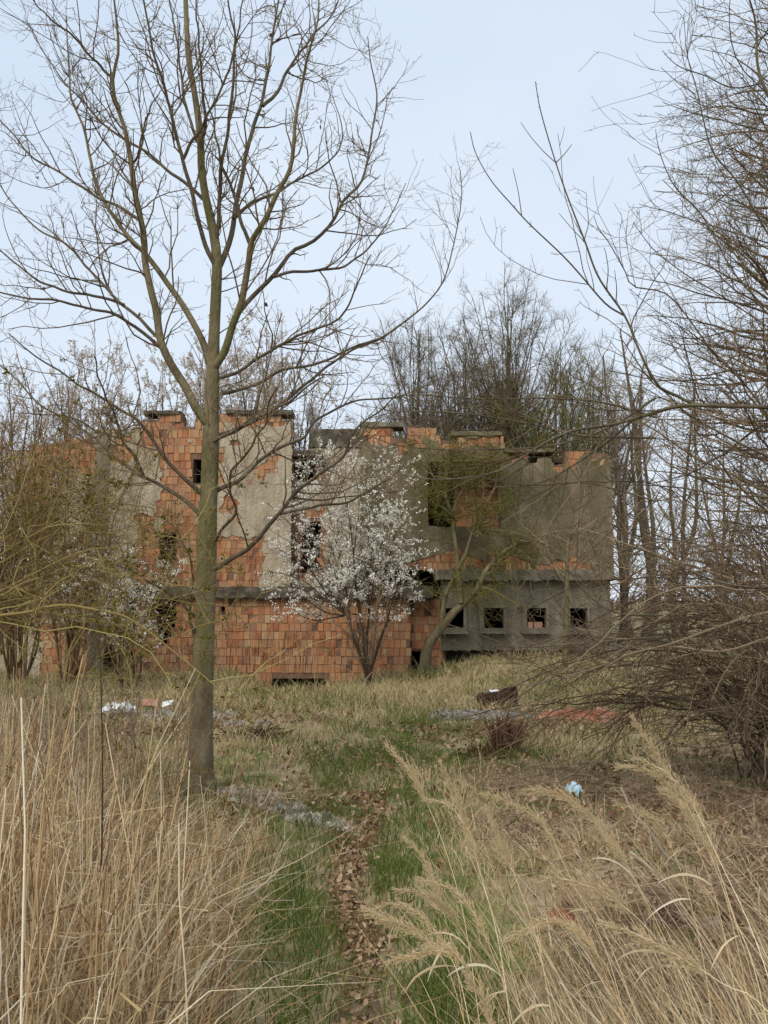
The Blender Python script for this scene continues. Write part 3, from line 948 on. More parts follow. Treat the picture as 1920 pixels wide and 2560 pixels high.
limbs = [
    # (pixels, start width, end width, dY)
    (C_([(792, 1610), (740, 1540), (700, 1460), (650, 1380), (610, 1290), (590, 1180), (565, 1080), (548, 980), (545, 900), (525, 800), (510, 720), (495, 620), (480, 540), (465, 470), (440, 390), (427, 295), (445, 200), (440, 100), (432, 0), (425, -200)]), 34, 5, -0.7),
    (C_([(802, 1400), (775, 1310), (730, 1220), (690, 1150), (640, 1080), (590, 1010), (550, 960), (500, 910), (440, 830), (390, 760), (360, 680), (340, 590), (310, 470), (270, 370), (262, 280), (255, 170), (250, 60)]), 27, 4, 0.5),
    (C_([(805, 1390), (850, 1320), (880, 1220), (915, 1120), (935, 1010), (945, 920), (965, 880), (1010, 810), (1050, 720), (1090, 640), (1110, 540), (1115, 440), (1125, 380), (1150, 260), (1175, 170), (1195, 80), (1205, -60)]), 29, 4, -0.8),
    (C_([(945, 925), (910, 840), (895, 770), (870, 700), (835, 620), (820, 540), (800, 440), (770, 350)]), 15, 4, -0.3),
    (C_([(850, 1330), (890, 1200), (960, 1110), (1030, 1040), (1100, 950), (1180, 910), (1250, 840), (1300, 750), (1360, 690), (1390, 580), (1410, 460), (1420, 350), (1400, 240), (1385, 140)]), 20, 4, 0.7),
    (C_([(1025, 1045), (1110, 1025), (1250, 1015), (1330, 985), (1420, 900), (1480, 800), (1530, 690)]), 11, 2.5, 0.5),
    (C_([(838, 1485), (900, 1470), (990, 1440), (1060, 1395), (1160, 1380), (1250, 1350), (1330, 1310), (1420, 1280), (1500, 1230), (1560, 1190), (1620, 1130), (1680, 1040), (1715, 900), (1740, 760), (1735, 640)]), 13, 3.5, 0.6),
    (C_([(808, 1650), (880, 1625), (940, 1590), (1050, 1530), (1150, 1450), (1250, 1370), (1350, 1310), (1450, 1275)]), 21, 6, 0.9),
    (C_([(830, 1425), (900, 1400), (990, 1340), (1060, 1300), (1160, 1250), (1250, 1220), (1310, 1160), (1350, 1060), (1400, 960)]), 12, 3, -0.8),
    (C_([(625, 1330), (560, 1270), (490, 1220), (420, 1180), (320, 1160), (200, 1130), (100, 1125), (0, 1100), (-120, 1060)]), 14, 4, -0.5),
    (C_([(605, 1280), (540, 1215), (480, 1165), (400, 1085), (330, 1010), (250, 920), (150, 870), (60, 780), (0, 700), (-80, 600)]), 14, 3.5, 0.6),
    (C_([(470, 1150), (380, 1120), (260, 1100), (150, 1060), (80, 1010), (0, 945), (-90, 890)]), 10, 3.5, -0.2),
    (C_([(525, 830), (450, 780), (380, 750), (300, 700), (210, 640), (130, 600), (70, 530), (0, 450), (-60, 380)]), 11, 3.5, 0.4),
    (C_([(775, 760), (700, 690), (640, 650), (560, 580), (480, 530), (400, 480), (330, 400), (260, 330), (200, 250), (150, 170), (110, 90)]), 12, 3, 0.8),
    (C_([(812, 1000), (780, 940), (760, 880), (740, 790), (710, 680), (690, 600), (660, 500), (640, 400), (610, 300), (580, 200), (560, 100), (540, 0), (520, -160)]), 19, 5, -0.6),
    (C_([(748, 540), (715, 450), (690, 340), (680, 250), (665, 140), (640, 0), (620, -140)]), 11, 4, 0.5),
    (C_([(760, 560), (775, 470), (765, 350), (755, 220), (745, 100), (735, -40)]), 11, 4, -0.4),
    (C_([(815, 900), (828, 780), (832, 640), (848, 560), (868, 420), (880, 280), (885, 150), (870, 60), (850, -60)]), 17, 5, -0.5),
    (C_([(825, 1010), (850, 955), (872, 890), (890, 780), (910, 680), (930, 580), (960, 460), (985, 400), (1005, 300), (1020, 200), (1030, 130), (1050, 0), (1070, -150)]), 23, 6, 0.5),
    (C_([(990, 400), (1050, 340), (1080, 270), (1130, 200), (1190, 120), (1250, 60), (1290, -40)]), 12, 4, 0.5),
    (C_([(880, 825), (960, 760), (1040, 730), (1100, 690), (1180, 650), (1250, 600), (1290, 530), (1280, 440), (1250, 360)]), 11, 2.5, 0.7),
    (C_([(690, 600), (720, 540), (760, 480), (800, 400), (850, 300), (880, 200), (905, 80), (920, -60)]), 13, 4, -0.4),
    (C_([(500, 620), (530, 560), (545, 470), (580, 380), (620, 330)]), 8, 2, -0.6),
    (C_([(427, 300), (380, 250), (330, 200), (270, 130), (200, 80), (150, 30), (100, -30)]), 9, 3, -0.5),
    # lower limbs
    (A_([(1325, 730), (1270, 670), (1180, 600), (1080, 490), (1000, 380), (900, 240), (800, 180), (650, 80), (500, 0), (380, -90), (200, -200), (60, -330)]), 17, 4, -0.4),
    (A_([(1325, 880), (1240, 790), (1130, 710), (1000, 630), (900, 590), (780, 500), (690, 430), (600, 340), (450, 240), (280, 150), (150, 20), (50, -80), (-120, -200)]), 17, 4, 0.6),
    (A_([(930, 600), (880, 480), (800, 380), (770, 280), (740, 200), (690, 90), (650, 0), (610, -180)]), 11, 4, -0.5),
    (B_([(120, 1215), (240, 1140), (350, 1080), (430, 1000), (500, 910), (570, 840), (680, 690), (800, 610), (900, 530), (1000, 450), (1030, 340), (1100, 250), (1230, 170), (1330, 60)]), 19, 4, -0.7),
    (B_([(575, 838), (720, 810), (870, 780), (1000, 770), (1130, 700), (1250, 630), (1340, 560), (1390, 480)]), 10, 2.5, -0.3),
    (B_([(120, 380), (180, 350), (280, 300), (400, 240), (500, 180), (640, 110), (740, 20), (860, -50)]), 15, 4, -0.9),
    (B_([(120, 720), (200, 670), (300, 630), (380, 560), (440, 490), (600, 400), (720, 350), (790, 250), (900, 180), (1000, 130), (1110, 100), (1300, 90), (1450, 40), (1600, -40)]), 17, 4, 0.5),
    (B_([(120, 1060), (190, 950), (265, 860), (285, 800), (250, 700), (250, 570), (330, 480), (390, 400), (420, 330), (480, 250), (500, 120), (545, 20)]), 10, 3.5, -0.9),
    (A_([(1290, 1650), (1235, 1560), (1235, 1400), (1250, 1250), (1225, 1120), (1150, 960), (1050, 850)]), 9, 3, -0.5),
    (A_([(1260, 1500), (1130, 1380), (1000, 1300), (870, 1220), (700, 1150), (520, 1060)]), 8, 3, -0.6),
]
LP, LR, LO = [], [], []
for k, (px, w0, w1, dY) in enumerate(limbs):
    w3 = pixline(px, TY - (0.02 if dY < 0 else -0.02), dY * 1.25, 0.0)
    wd = np.linspace(w0, w1, len(px)) ** 1.0 * 0.66305 * PXM * 0.5 * (1.08 if w0 > 12 else 1.25)
    l4 = smooth_line(np.concatenate([w3, wd[:, None]], 1), 40)
    l4[1:, :3] += 0.008 * np.stack([snoise(np.arange(39) * 0.5, np.full(39, k * 3.3), 1, k), snoise(np.arange(39) * 0.5, np.full(39, k * 7.1), 1, k + 5), 0.6 * snoise(np.arange(39) * 0.6, np.full(39, k * 5.7), 1, k + 9)], -1)
    LP.append(l4[:, :3])
    LR.append(l4[:, 3])
    b = Buf()
    b.tubes(l4[None, :, :3], l4[None, :, 3], 7)
    LO.append(b.build('limb', M['bark'] if w0 > 24 else M['limb'], tree, smooth=True))
LP, LR = np.array(LP), np.array(LR)


def hang_twigs(owners, sets, mat):
    """one joined mesh of twigs under each limb. sets: (points, radii, owner index, sides, values)"""
    for k, o in enumerate(owners):
        tb_ = Buf()
        for (pp_, rr_, ow_, sd_, vv_) in sets:
            m_ = ow_ == k
            if m_.any():
                tb_.tubes(pp_[m_], rr_[m_], sd_, vv_[m_])
        if sum((ow_ == k).sum() for (_p, _r, ow_, _s, _v) in sets) > 12:
            tag(tb_.build('twigs', mat, o), kind='stuff')


g1 = np.random.default_rng(21)
p1, r1 = grow(LP, LR, 8.2, 0.18, 52, 0.75, 8, 0.17, 0.075, ratio=0.55, rmax=0.008, rmin=0.0023, taper=0.4, shrink=0.45, lenvar=0.6, seedn=g1)
o1 = grow.ii
p1b, r1b = grow(tl[None, 30:, :3], tl[None, 30:, 3], 7.0, 0.0, 60, 0.6, 8, 0.17, 0.1, ratio=0.3, rmax=0.006, rmin=0.0028, taper=0.4, lenvar=0.6, seedn=g1)
p1, r1, o1 = np.concatenate([p1, p1b]), np.concatenate([r1, r1b]), np.concatenate([o1, np.full(len(p1b), len(LO))])
p2, r2 = grow(p1, r1, 8.5, 0.15, 50, 0.30, 5, 0.20, 0.06, ratio=0.7, rmax=0.0034, rmin=0.0017, taper=0.6, lenvar=0.6, seedn=g1)
o2 = o1[grow.ii]
p2b, r2b = grow(LP, LR, 6.0, 0.3, 60, 0.22, 5, 0.22, 0.06, ratio=0.3, rmax=0.003, rmin=0.0021, taper=0.6, lenvar=0.7, seedn=g1)
p2, r2, o2 = np.concatenate([p2, p2b]), np.concatenate([r2, r2b]), np.concatenate([o2, grow.ii])
p3, r3 = grow(p2, r2, 11.0, 0.3, 45, 0.075, 2, 0.2, 0.05, ratio=0.9, rmax=0.0022, rmin=0.0015, taper=1.15, lenvar=0.6, seedn=g1)
o3 = o2[grow.ii]
hang_twigs(LO + [trunk_o], [(p1, r1, o1, 4, g1.random(len(p1)) * 0.6), (p2, r2, o2, 3, 0.2 + g1.random(len(p2)) * 0.6), (p3, r3, o3, 3, 0.3 + g1.random(len(p3)) * 0.7)], M['twig'])
# a few dead leaves still hanging
for (cx_, cy_) in ((1205, 465), (955, 712), (998, 1140), (160, 1080), (250, 1285), (575, 1290), (1022, 122), (140, 678), (525, 1190)):
    c0 = P(cx_ * .66305, cy_ * .66305, TY + rng.uniform(-0.3, 0.3))
    lf = Buf()
    for k in range(3):
        u, v_ = norm(rng.normal(0, 1, 3)), norm(rng.normal(0, 1, 3))
        cc = c0 + rng.normal(0, 0.012, 3)
        lf.add([cc, cc + 0.025 * u + 0.014 * v_, cc + 0.05 * u, cc + 0.025 * u - 0.014 * v_], [[0, 1, 2, 3]], rng.uniform(0.1, 0.6))
    lf.build('dead_leaf', M['litter'], tree)


# ---- generic bare tree / shrub from the ground up
def bare_tree(name, label, cat, base, stems, spec, mats, group=None, seed=1, parts=True, sides=6):
    """stems: list of (pts N,3 , r0, r1); spec: list of grow kwargs; returns root and last level"""
    g = np.random.default_rng(seed)
    root = thing(name, label, cat, group)
    SPs, SRs = [], []
    tb = Buf()
    for (pts, r0, r1) in stems:
        l = smooth_line(pts, 24)
        rr = np.linspace(r0, r1, 24)
        SPs.append(l)
        SRs.append(rr)
        tb.tubes(l[None], rr[None], sides)
    tb.build('trunk', mats[0], root, smooth=True)
    PPs, RRs = np.array(SPs), np.array(SRs)
    cb = Buf()
    levels = [(PPs, RRs)]
    for i, s in enumerate(spec):
        s = dict(s)
        src = s.pop('src', -1)
        p, r = grow(*levels[src], seedn=g, **s)
        levels.append((p, r))
        if s['K'] == 2:
            cb.ribbons(p, r * 1.3, norm(g.normal(0, 1, (len(p), 3))), g.random(len(p)))
        else:
            cb.tubes(p, r, 4 if (i == 0 and len(spec) > 1) else 3, g.random(len(p)))
    cb.build('crown', mats[1], root)
    return root, levels


def fan(base, n, height, spread, g, lean=(0, 0), wob=0.08, start=0.03):
    out = []
    for k in range(n):
        a = 2 * math.pi * (k + g.random()) / n
        s = spread * (0.25 + 0.75 * g.random())
        h = height * (0.75 + 0.3 * g.random())
        top = np.array([math.cos(a) * s + lean[0], math.sin(a) * s * 0.8 + lean[1], h])
        pts = [np.array([math.cos(a), math.sin(a), 0]) * start]
        for t in (0.2, 0.45, 0.7, 1.0):
            pts.append(top * [t ** 1.25, t ** 1.25, t] + g.normal(0, wob, 3) * [1, 1, 0.3])
        out.append(np.array(pts) + np.asarray(base))
    return out


def on_ground(px, Y):
    x = (px - 960) / F * Y * 1.0
    return np.array([x, Y, float(ground_z(x, Y)) - 0.03])


# ---- trees standing behind the ruin
g = np.random.default_rng(5)
far_specs = [
    # px, Y, height, spread, stems, label
    (1045, 27.0, 12.9, 2.4, 8, 'slender bare tree with upright stems behind the parapet, nearest the blossoming bush', 0),
    (1165, 29.0, 13.0, 2.2, 7, 'bare upright tree just behind the mossy wall top, between slender and round-headed trees', 0),
    (1275, 28.0, 14.3, 3.4, 10, 'round-headed bare tree with spreading forked crown behind the mossy wall', 0),
    (1395, 26.0, 10.9, 2.8, 9, 'shorter bare tree tinged olive behind the right end of the ruin', 1),
    (1490, 29.0, 11.2, 2.5, 6, 'thin bare tree rising above the right corner of the ruin', 0),
]
for k, (px, Y, h, s, n, lab, olive) in enumerate(far_specs):
    bs = on_ground(px, Y)
    st = []
    fork = bs + [0, 0, 0.36 * h]
    st.append((np.array([bs, bs + [0.1, 0, 0.15 * h], fork, fork + [0, 0, 0.2 * h], fork + [0.1, 0, 0.5 * h]]), 0.15, 0.02))
    for j in range(n * 5):
        u = norm(np.array([g.normal(0, 0.75), g.normal(0, 0.75), abs(g.normal(0.35, 0.55)) - 0.1]))
        e = bs + [0, 0, 0.60 * h] + u * [s, s, 0.40 * h] * (0.68 + 0.32 * g.random())
        f0 = bs + [0, 0, h * (0.10 + 0.34 * g.random())]
        m_ = f0 + (e - f0) * [0.35, 0.35, 0.5] + g.normal(0, 0.15, 3)
        st.append((np.array([f0, m_, f0 + (e - f0) * [0.68, 0.68, 0.78] + g.normal(0, 0.12, 3), e]), 0.045, 0.010))
    bare_tree('background_tree', lab, 'tree', bs, st, [
        dict(dens=2.0, t0=0.25, ang=40, length=1.6, K=6, jit=0.12, up=0.07, ratio=0.6, rmax=0.018, rmin=0.009, taper=0.35, shrink=0.55),
        dict(dens=3.4, t0=0.15, ang=42, length=0.8, K=4, jit=0.14, up=0.07, ratio=0.6, rmax=0.012, rmin=0.0065, taper=0.5),
        dict(dens=17.0, t0=0.05, ang=42, length=0.45, K=2, jit=0.15, up=0.05, ratio=0.8, rmax=0.006, rmin=0.004, taper=0.6)],
        (M['limb'], M['olive_twig'] if olive else M['grey_twig']), 'bare trees behind the ruin', seed=40 + k)

# stand of trunks right of the ruin
for k, (px, Y, h, s, n, r0, lab) in enumerate([
        (1560, 21.5, 8.5, 0.8, 4, 0.10, 'dark many-stemmed tree hugging the right corner of the ruin'),
        (1620, 23.5, 9.5, 1.2, 3, 0.14, 'tree with dark straight trunks, second beyond the right corner of the ruin'),
        (1690, 25.5, 8.5, 1.4, 3, 0.11, 'thinner dark trunked tree, third beyond the right corner of the ruin'),
        (1800, 29.0, 8.5, 1.8, 3, 0.11, 'far dark tree seen through the twigs near the right edge')]):
    bs = on_ground(px, Y)
    st = [(p_, r0 * (0.7 + 0.5 * g.random()), 0.02) for p_ in fan(bs, n, h, s, g, wob=0.12, start=0.2)]
    bare_tree('corner_tree', lab, 'tree', bs, st, [
        dict(dens=3.2, t0=0.12, ang=45, length=1.7, K=7, jit=0.14, up=0.05, ratio=0.5, rmax=0.025, rmin=0.009, taper=0.35, shrink=0.45),
        dict(dens=3.2, t0=0.15, ang=45, length=0.7, K=4, jit=0.16, up=0.04, ratio=0.6, rmax=0.010, rmin=0.0055, taper=0.5),
        dict(dens=3.5, t0=0.25, ang=40, length=0.35, K=3, jit=0.15, up=0.04, ratio=0.8, rmax=0.006, rmin=0.004, taper=0.6)],
        (M['limb'], M['grey_twig']), 'trees beyond the ruin corner', seed=60 + k)


# ---- blossom
def flowers(buf, pts, size, per=3, g=rng):
    n = len(pts)
    for k in range(per):
        c0 = pts + g.normal(0, size * 0.55, (n, 3))
        u = norm(g.normal(0, 1, (n, 3)))
        v_ = norm(np.cross(u, g.normal(0, 1, (n, 3))))
        s = (size * (0.6 + 0.7 * g.random(n)))[:, None]
        q = np.stack([c0 - u * s * 0.5, c0 + v_ * s * 0.5, c0 + u * s * 0.5, c0 - v_ * s * 0.5], 1)
        q[:, 2] += np.cross(u, v_) * s * 0.25
        buf.add(q.reshape(-1, 3), np.arange(n * 4).reshape(n, 4), np.repeat(g.random(n), 4))


def along(PP, n, g, t0=0.1):
    i = g.integers(0, len(PP), n)
    t = (t0 + (1 - t0) * g.random(n)) * (PP.shape[1] - 1)
    i0 = np.minimum(t.astype(int), PP.shape[1] - 2)
    w = (t - i0)[:, None]
    return PP[i, i0] * (1 - w) + PP[i, i0 + 1] * w


# blossoming bush in front of the wall
g = np.random.default_rng(11)
bs = on_ground(921, 14.9)
ends = D_([(600, 1170), (590, 1075), (640, 1040), (700, 1020), (735, 985), (770, 965), (800, 985), (840, 965), (870, 1010), (890, 1080), (925, 1150), (935, 1240), (880, 1290), (930, 1190), (660, 1110), (620, 1250), (600, 1300), (700, 1180), (820, 1060), (760, 1080), (850, 1150), (690, 1290), (665, 1005), (695, 990), (862, 975), (888, 1000), (905, 1060), (590, 1130), (585, 1220), (640, 1310), (940, 1290), (905, 1310), ])
st, nodes = [], []
for nx, ny in D_([(748, 1330), (772, 1300), (796, 1335), (815, 1310), (835, 1345), (785, 1365), (760, 1370)]):
    nd = P(nx, ny, 14.9 + g.uniform(-0.35, 0.35))
    nodes.append(nd)
    st.append((np.array([bs + g.normal(0, 0.035, 3) * [1, 1, 0], bs + (nd - bs) * [0.22, 0.3, 0.33] + g.normal(0, 0.015, 3), bs + (nd - bs) * [0.55, 0.6, 0.68] + g.normal(0, 0.02, 3), nd]), 0.036, 0.022))
nodes = np.array(nodes)
for k, e in enumerate(ends):
    Ye = 14.9 + g.uniform(-1.0, 1.0)
    e3 = P(e[0] - 16, e[1] + 12, Ye)
    b0 = nodes[np.argmin(np.abs(nodes[:, 0] - (bs[0] + 0.3 * (e3[0] - bs[0]))) + 0.12 * g.random(len(nodes)))]
    st.append((np.array([b0, b0 + (e3 - b0) * [0.28, 0.3, 0.36] + g.normal(0, 0.06, 3), b0 + (e3 - b0) * [0.62, 0.62, 0.72] + g.normal(0, 0.07, 3), e3]), 0.017, 0.005))
root, lv = bare_tree('blossom_bush', 'bush covered in white blossom on dark stems before the brick wall', 'bush', bs, st, [
    dict(dens=8, t0=0.12, ang=48, length=0.7, K=6, jit=0.2, up=0.08, ratio=0.55, rmax=0.008, rmin=0.0035, taper=0.4, shrink=0.55),
    dict(dens=9, t0=0.1, ang=42, length=0.32, K=4, jit=0.16, up=0.10, ratio=0.6, rmax=0.004, rmin=0.0022, taper=0.6)],
    (M['dark_twig'], M['dark_twig']), seed=12)
fl = Buf()
cand = np.concatenate([along(lv[2][0], 15000, g), along(lv[1][0], 4000, g, 0.35)])
dens_ok = g.random(len(cand)) < np.clip(0.45 + 0.8 * snoise(cand[:, 0] + cand[:, 1], cand[:, 2], 3.2, 4) + 0.5 * snoise(cand[:, 0] - cand[:, 1], cand[:, 2], 9.0, 14), 0.03, 1)
cand = cand[dens_ok]
cand = cand[cand[:, 2] > 1.25]
flowers(fl, cand, 0.0285, 3, g)
fl.build('blossom', M['blossom'], root)
# second, paler bush at the left, behind the canes
bs = on_ground(330, 13.6)
st = [(p_, 0.022, 0.005) for p_ in fan(bs, 12, 2.9, 1.15, g, lean=(-0.2, 0))]
root, lv = bare_tree('blossom_bush', 'white blossoming bush half hidden behind the green canes beside the wall hole', 'bush', bs, st, [
    dict(dens=6, t0=0.25, ang=45, length=0.75, K=6, jit=0.16, up=0.06, ratio=0.55, rmax=0.008, rmin=0.0035, taper=0.4, shrink=0.5),
    dict(dens=7, t0=0.1, ang=42, length=0.3, K=4, jit=0.16, up=0.06, ratio=0.6, rmax=0.004, rmin=0.0022, taper=0.6)],
    (M['dark_twig'], M['dark_twig']), seed=13)
fl = Buf()
cand = along(lv[2][0], 4200, g)
flowers(fl, cand[g.random(len(cand)) < np.clip(0.5 + 0.8 * snoise(cand[:, 0], cand[:, 2], 3, 7), 0.05, 1)], 0.026, 3, g)
fl.build('blossom', M['blossom'], root)
# blossoming trees behind the left half of the ruin
for k, (px, Y, h, s, nf, lab) in enumerate([
        (205, 26, 9.4, 3.0, 5200, 'grey-pink blossoming tree behind the lower left wing of the ruin'),
        (420, 27, 10.9, 2.9, 9000, 'whitish blossoming tree rising behind the brick parapet by the big trunk'),
        (630, 27, 11.2, 2.5, 9000, 'whitish blossoming tree behind the left block, right of the big trunk'),
        (30, 25, 8.6, 2.6, 2600, 'brownish scrub tree with sparse blossom at the far left edge'),
        (745, 29, 10.4, 1.3, 2600, 'small blossoming tree showing over the gap in the parapet')]):
    bs = on_ground(px, Y)
    st = [(p_, 0.07, 0.012) for p_ in fan(bs, 10, h, s, g, wob=0.2, start=0.2)]
    root, lv = bare_tree('blossoming_tree', lab, 'tree', bs, st, [
        dict(dens=3.2, t0=0.3, ang=38, length=1.7, K=6, jit=0.13, up=0.10, ratio=0.55, rmax=0.02, rmin=0.009, taper=0.4, shrink=0.5),
        dict(dens=4.4, t0=0.15, ang=40, length=0.75, K=4, jit=0.15, up=0.10, ratio=0.6, rmax=0.009, rmin=0.0055, taper=0.5)],
        (M['limb'], M['rusty_twig'] if k in (0, 3) else M['grey_twig']), 'blossoming trees behind the ruin', seed=80 + k)
    fl = Buf()
    flowers(fl, along(lv[2][0], int(nf * 1.55), g, 0.2), 0.062, 2, g)
    fl.build('blossom', M['pink_blossom'], root)

# ---- leaning tree with olive twigs before the wide window
g = np.random.default_rng(15)
LY = 16.4


def R3(pts):
    return [(960 + x / 2.592, 960 + y / 2.592) for x, y in pts]


st = []
for px, r0, r1 in [
        (R3([(255, 1830), (285, 1700), (370, 1580), (450, 1480), (540, 1400), (610, 1320), (660, 1210), (730, 1130), (830, 1050), (1000, 1010)]), 0.15, 0.02),
        (R3([(500, 1420), (490, 1330), (480, 1200), (470, 1080), (450, 950), (440, 850), (400, 740), (350, 640)]), 0.085, 0.03),
        (R3([(480, 1200), (530, 1100), (560, 1000), (600, 900), (640, 830), (670, 760)]), 0.055, 0.02),
        (R3([(600, 990), (680, 920), (740, 870), (780, 800)]), 0.04, 0.012),
        (R3([(370, 1580), (385, 1440), (420, 1320), (470, 1240)]), 0.07, 0.04),
        (R3([(440, 850), (480, 740), (540, 640), (600, 520)]), 0.045, 0.015),
        (R3([(400, 740), (400, 620), (420, 500), (470, 400)]), 0.045, 0.015),
        (R3([(350, 640), (300, 560), (280, 460)]), 0.03, 0.012),
        (R3([(440, 850), (380, 800), (320, 770), (280, 700)]), 0.03, 0.012),
        (R3([(670, 760), (720, 660), (730, 560), (700, 450)]), 0.03, 0.01)]:
    st.append((pixline(px, LY, g.uniform(-0.2, 0.25)), r0 * 0.85, r1 * 0.8))
st[0][0][0][2] = ground_z(st[0][0][0][0], LY) - 0.05
root, lv = bare_tree('leaning_tree', 'small leaning tree with forked brown trunk and tangled olive twigs before the wide window', 'tree', None, st, [
    dict(dens=24, t0=0.45, ang=60, length=1.0, K=7, jit=0.26, up=0.02, ratio=0.4, rmax=0.010, rmin=0.004, taper=0.4),
    dict(dens=14, t0=0.1, ang=55, length=0.45, K=5, jit=0.28, up=-0.04, ratio=0.6, rmax=0.005, rmin=0.003, taper=0.5),
    dict(dens=8, t0=0.1, ang=50, length=0.2, K=3, jit=0.25, up=0.0, ratio=0.8, rmax=0.004, rmin=0.0025, taper=0.7)],
    (M['bark'], M['olive_twig']), seed=16)
lb = Buf()
pp = along(lv[3][0], 5200, g)
pp = pp[(pp[:, 2] > 3.4)]
flowers(lb, pp, 0.035, 1, g)
lb.build('buds', M['leaf_green'], root)

# slender young tree at the right of the concrete storey
YT = 15.6
st = [(pixline(R3([(1165, 1790), (1180, 1650), (1185, 1400), (1185, 1200), (1190, 1050), (1215, 900), (1230, 760), (1195, 640), (1170, 520)]), YT), 0.06, 0.012),
      (pixline(R3([(1187, 1130), (1110, 980), (1060, 880)]), YT, -0.2), 0.02, 0.006),
      (pixline(R3([(1188, 1160), (1090, 1060), (950, 1000), (850, 960)]), YT, 0.2), 0.02, 0.006),
      (pixline(R3([(1195, 1040), (1250, 920), (1290, 800), (1300, 640)]), YT, 0.3), 0.025, 0.006),
      (pixline(R3([(840, 1700), (835, 1560), (860, 1430), (870, 1330), (850, 1250)]), YT + 0.4), 0.016, 0.006)]
st[0][0][0][2] = ground_z(st[0][0][0][0], YT) - 0.05
bare_tree('young_tree', 'slender young bare tree standing before the fourth concrete window', 'tree', None, st, [
    dict(dens=5, t0=0.3, ang=48, length=0.95, K=7, jit=0.14, up=0.06, ratio=0.45, rmax=0.010, rmin=0.004, taper=0.4),
    dict(dens=6, t0=0.15, ang=45, length=0.4, K=4, jit=0.16, up=0.06, ratio=0.6, rmax=0.005, rmin=0.003, taper=0.6)],
    (M['bark'], M['twig']), seed=17)

# ---- scrub at the far left, before and behind the left wing
for k, (px, Y, h, s, n, lab) in enumerate([
        (60, 15.5, 5.6, 1.6, 18, 'rusty brown leafless shrub before the left wing of the ruin'),
        (190, 15.0, 4.6, 1.2, 15, 'reddish leafless shrub between left edge and grey pier of the ruin'),
        (-40, 12.0, 4.6, 1.4, 14, 'dark leafless shrub cut by the left edge')]):
    bs = on_ground(px, Y)
    st = [(p_, 0.025, 0.006) for p_ in fan(bs, n, h, s, g, wob=0.12, start=0.15)]
    bare_tree('leafless_shrub', lab, 'shrub', bs, st, [
        dict(dens=5, t0=0.15, ang=42, length=1.1, K=6, jit=0.16, up=0.06, ratio=0.55, rmax=0.010, rmin=0.004, taper=0.4),
        dict(dens=6, t0=0.1, ang=45, length=0.45, K=4, jit=0.18, up=0.04, ratio=0.6, rmax=0.005, rmin=0.003, taper=0.6)],
        (M['rusty_twig'], M['rusty_twig']), 'shrubs by the left wing', seed=90 + k)

# ---- arching green canes at the left
g = np.random.default_rng(31)
canes = [
    (A_([(-260, 1330), (0, 1110), (250, 960), (550, 810), (720, 772), (900, 790), (1020, 815), (1120, 900)]), 4.3, 9, 3.0),
    (A_([(-260, 1250), (0, 1160), (180, 1050), (330, 980), (480, 945), (640, 950), (820, 1010), (900, 1110)]), 4.6, 7, 2.5),
    (A_([(-200, 1440), (0, 1345), (200, 1240), (420, 1130), (600, 1070), (740, 1060), (900, 1000), (1060, 985), (1180, 1010), (1280, 1060)]), 4.2, 8, 2.5),
    (A_([(-240, 1540), (0, 1500), (180, 1478), (300, 1445), (440, 1432), (580, 1455), (720, 1480), (820, 1510), (960, 1600), (1120, 1730), (1270, 1850), (1480, 2030), (1650, 2150)]), 3.9, 10, 2.2),
    (A_([(-200, 1520), (100, 1488), (320, 1480), (520, 1520), (720, 1550), (840, 1620), (960, 1700), (1050, 1800), (1100, 1900)]), 4.1, 7, 2.2),
    (A_([(-200, 1400), (0, 1370), (150, 1290), (300, 1240), (460, 1180), (640, 1200), (780, 1250), (880, 1330), (1000, 1420)]), 4.5, 7, 2.2),
    (A_([(-200, 900), (0, 790), (160, 700), (330, 640), (480, 640), (600, 720), (700, 800)]), 4.8, 7, 2.2),
    (A_([(-150, 560), (120, 470), (260, 520), (380, 570), (500, 620), (640, 700)]), 4.9, 6, 2.0),
    (A_([(-200, 1060), (0, 1010), (160, 930), (300, 900), (420, 760), (520, 640), (560, 540)]), 4.7, 6, 2.0),
    (A_([(120, 1800), (190, 1560), (240, 1300), (230, 1080), (300, 900), (330, 740), (300, 560)]), 5.0, 6, 2.0),
    (A_([(420, 1900), (460, 1700), (560, 1540), (680, 1400), (700, 1260), (650, 1120), (560, 1000)]), 5.2, 6, 2.0),
    (A_([(0, 640), (150, 620), (250, 560), (380, 540), (470, 460), (520, 360)]), 5.1, 5, 2.0),
    (A_([(860, 2030), (840, 1850), (790, 1700), (820, 1600), (900, 1500), (1000, 1450), (1150, 1380), (1300, 1340), (1400, 1300)]), 5.0, 6, 2.0),
]
root = thing('arching_cane_bush', 'tangled bush of arching olive canes with small young leaves at the left edge', 'bush')
CP_, CR_ = [], []
for px, Y0, w0, w1 in canes:
    w3 = pixline(px, Y0, g.uniform(-0.3, 0.5))
    wd = np.linspace(w0, w1, len(px)) * 0.38 * Y0 / F
    l4 = smooth_line(np.concatenate([w3, wd[:, None]], 1), 40)
    CP_.append(l4[:, :3])
    CR_.append(l4[:, 3])
    cb = Buf()
    cb.tubes(l4[None, :, :3], l4[None, :, 3], 6, [g.uniform(0.6, 0.92)])
    cb.build('cane', M['cane'], root, smooth=True)
CP_, CR_ = np.array(CP_), np.array(CR_)
q1, s1 = grow(CP_, CR_, 13.0, 0.0, 58, 0.8, 9, 0.22, 0.03, ratio=0.5, rmax=0.0045, rmin=0.0024, taper=0.5, lenvar=0.7, seedn=g)
q2, s2 = grow(q1, s1, 11.0, 0.1, 58, 0.30, 5, 0.26, 0.02, ratio=0.65, rmax=0.003, rmin=0.0017, taper=0.5, lenvar=0.6, seedn=g)
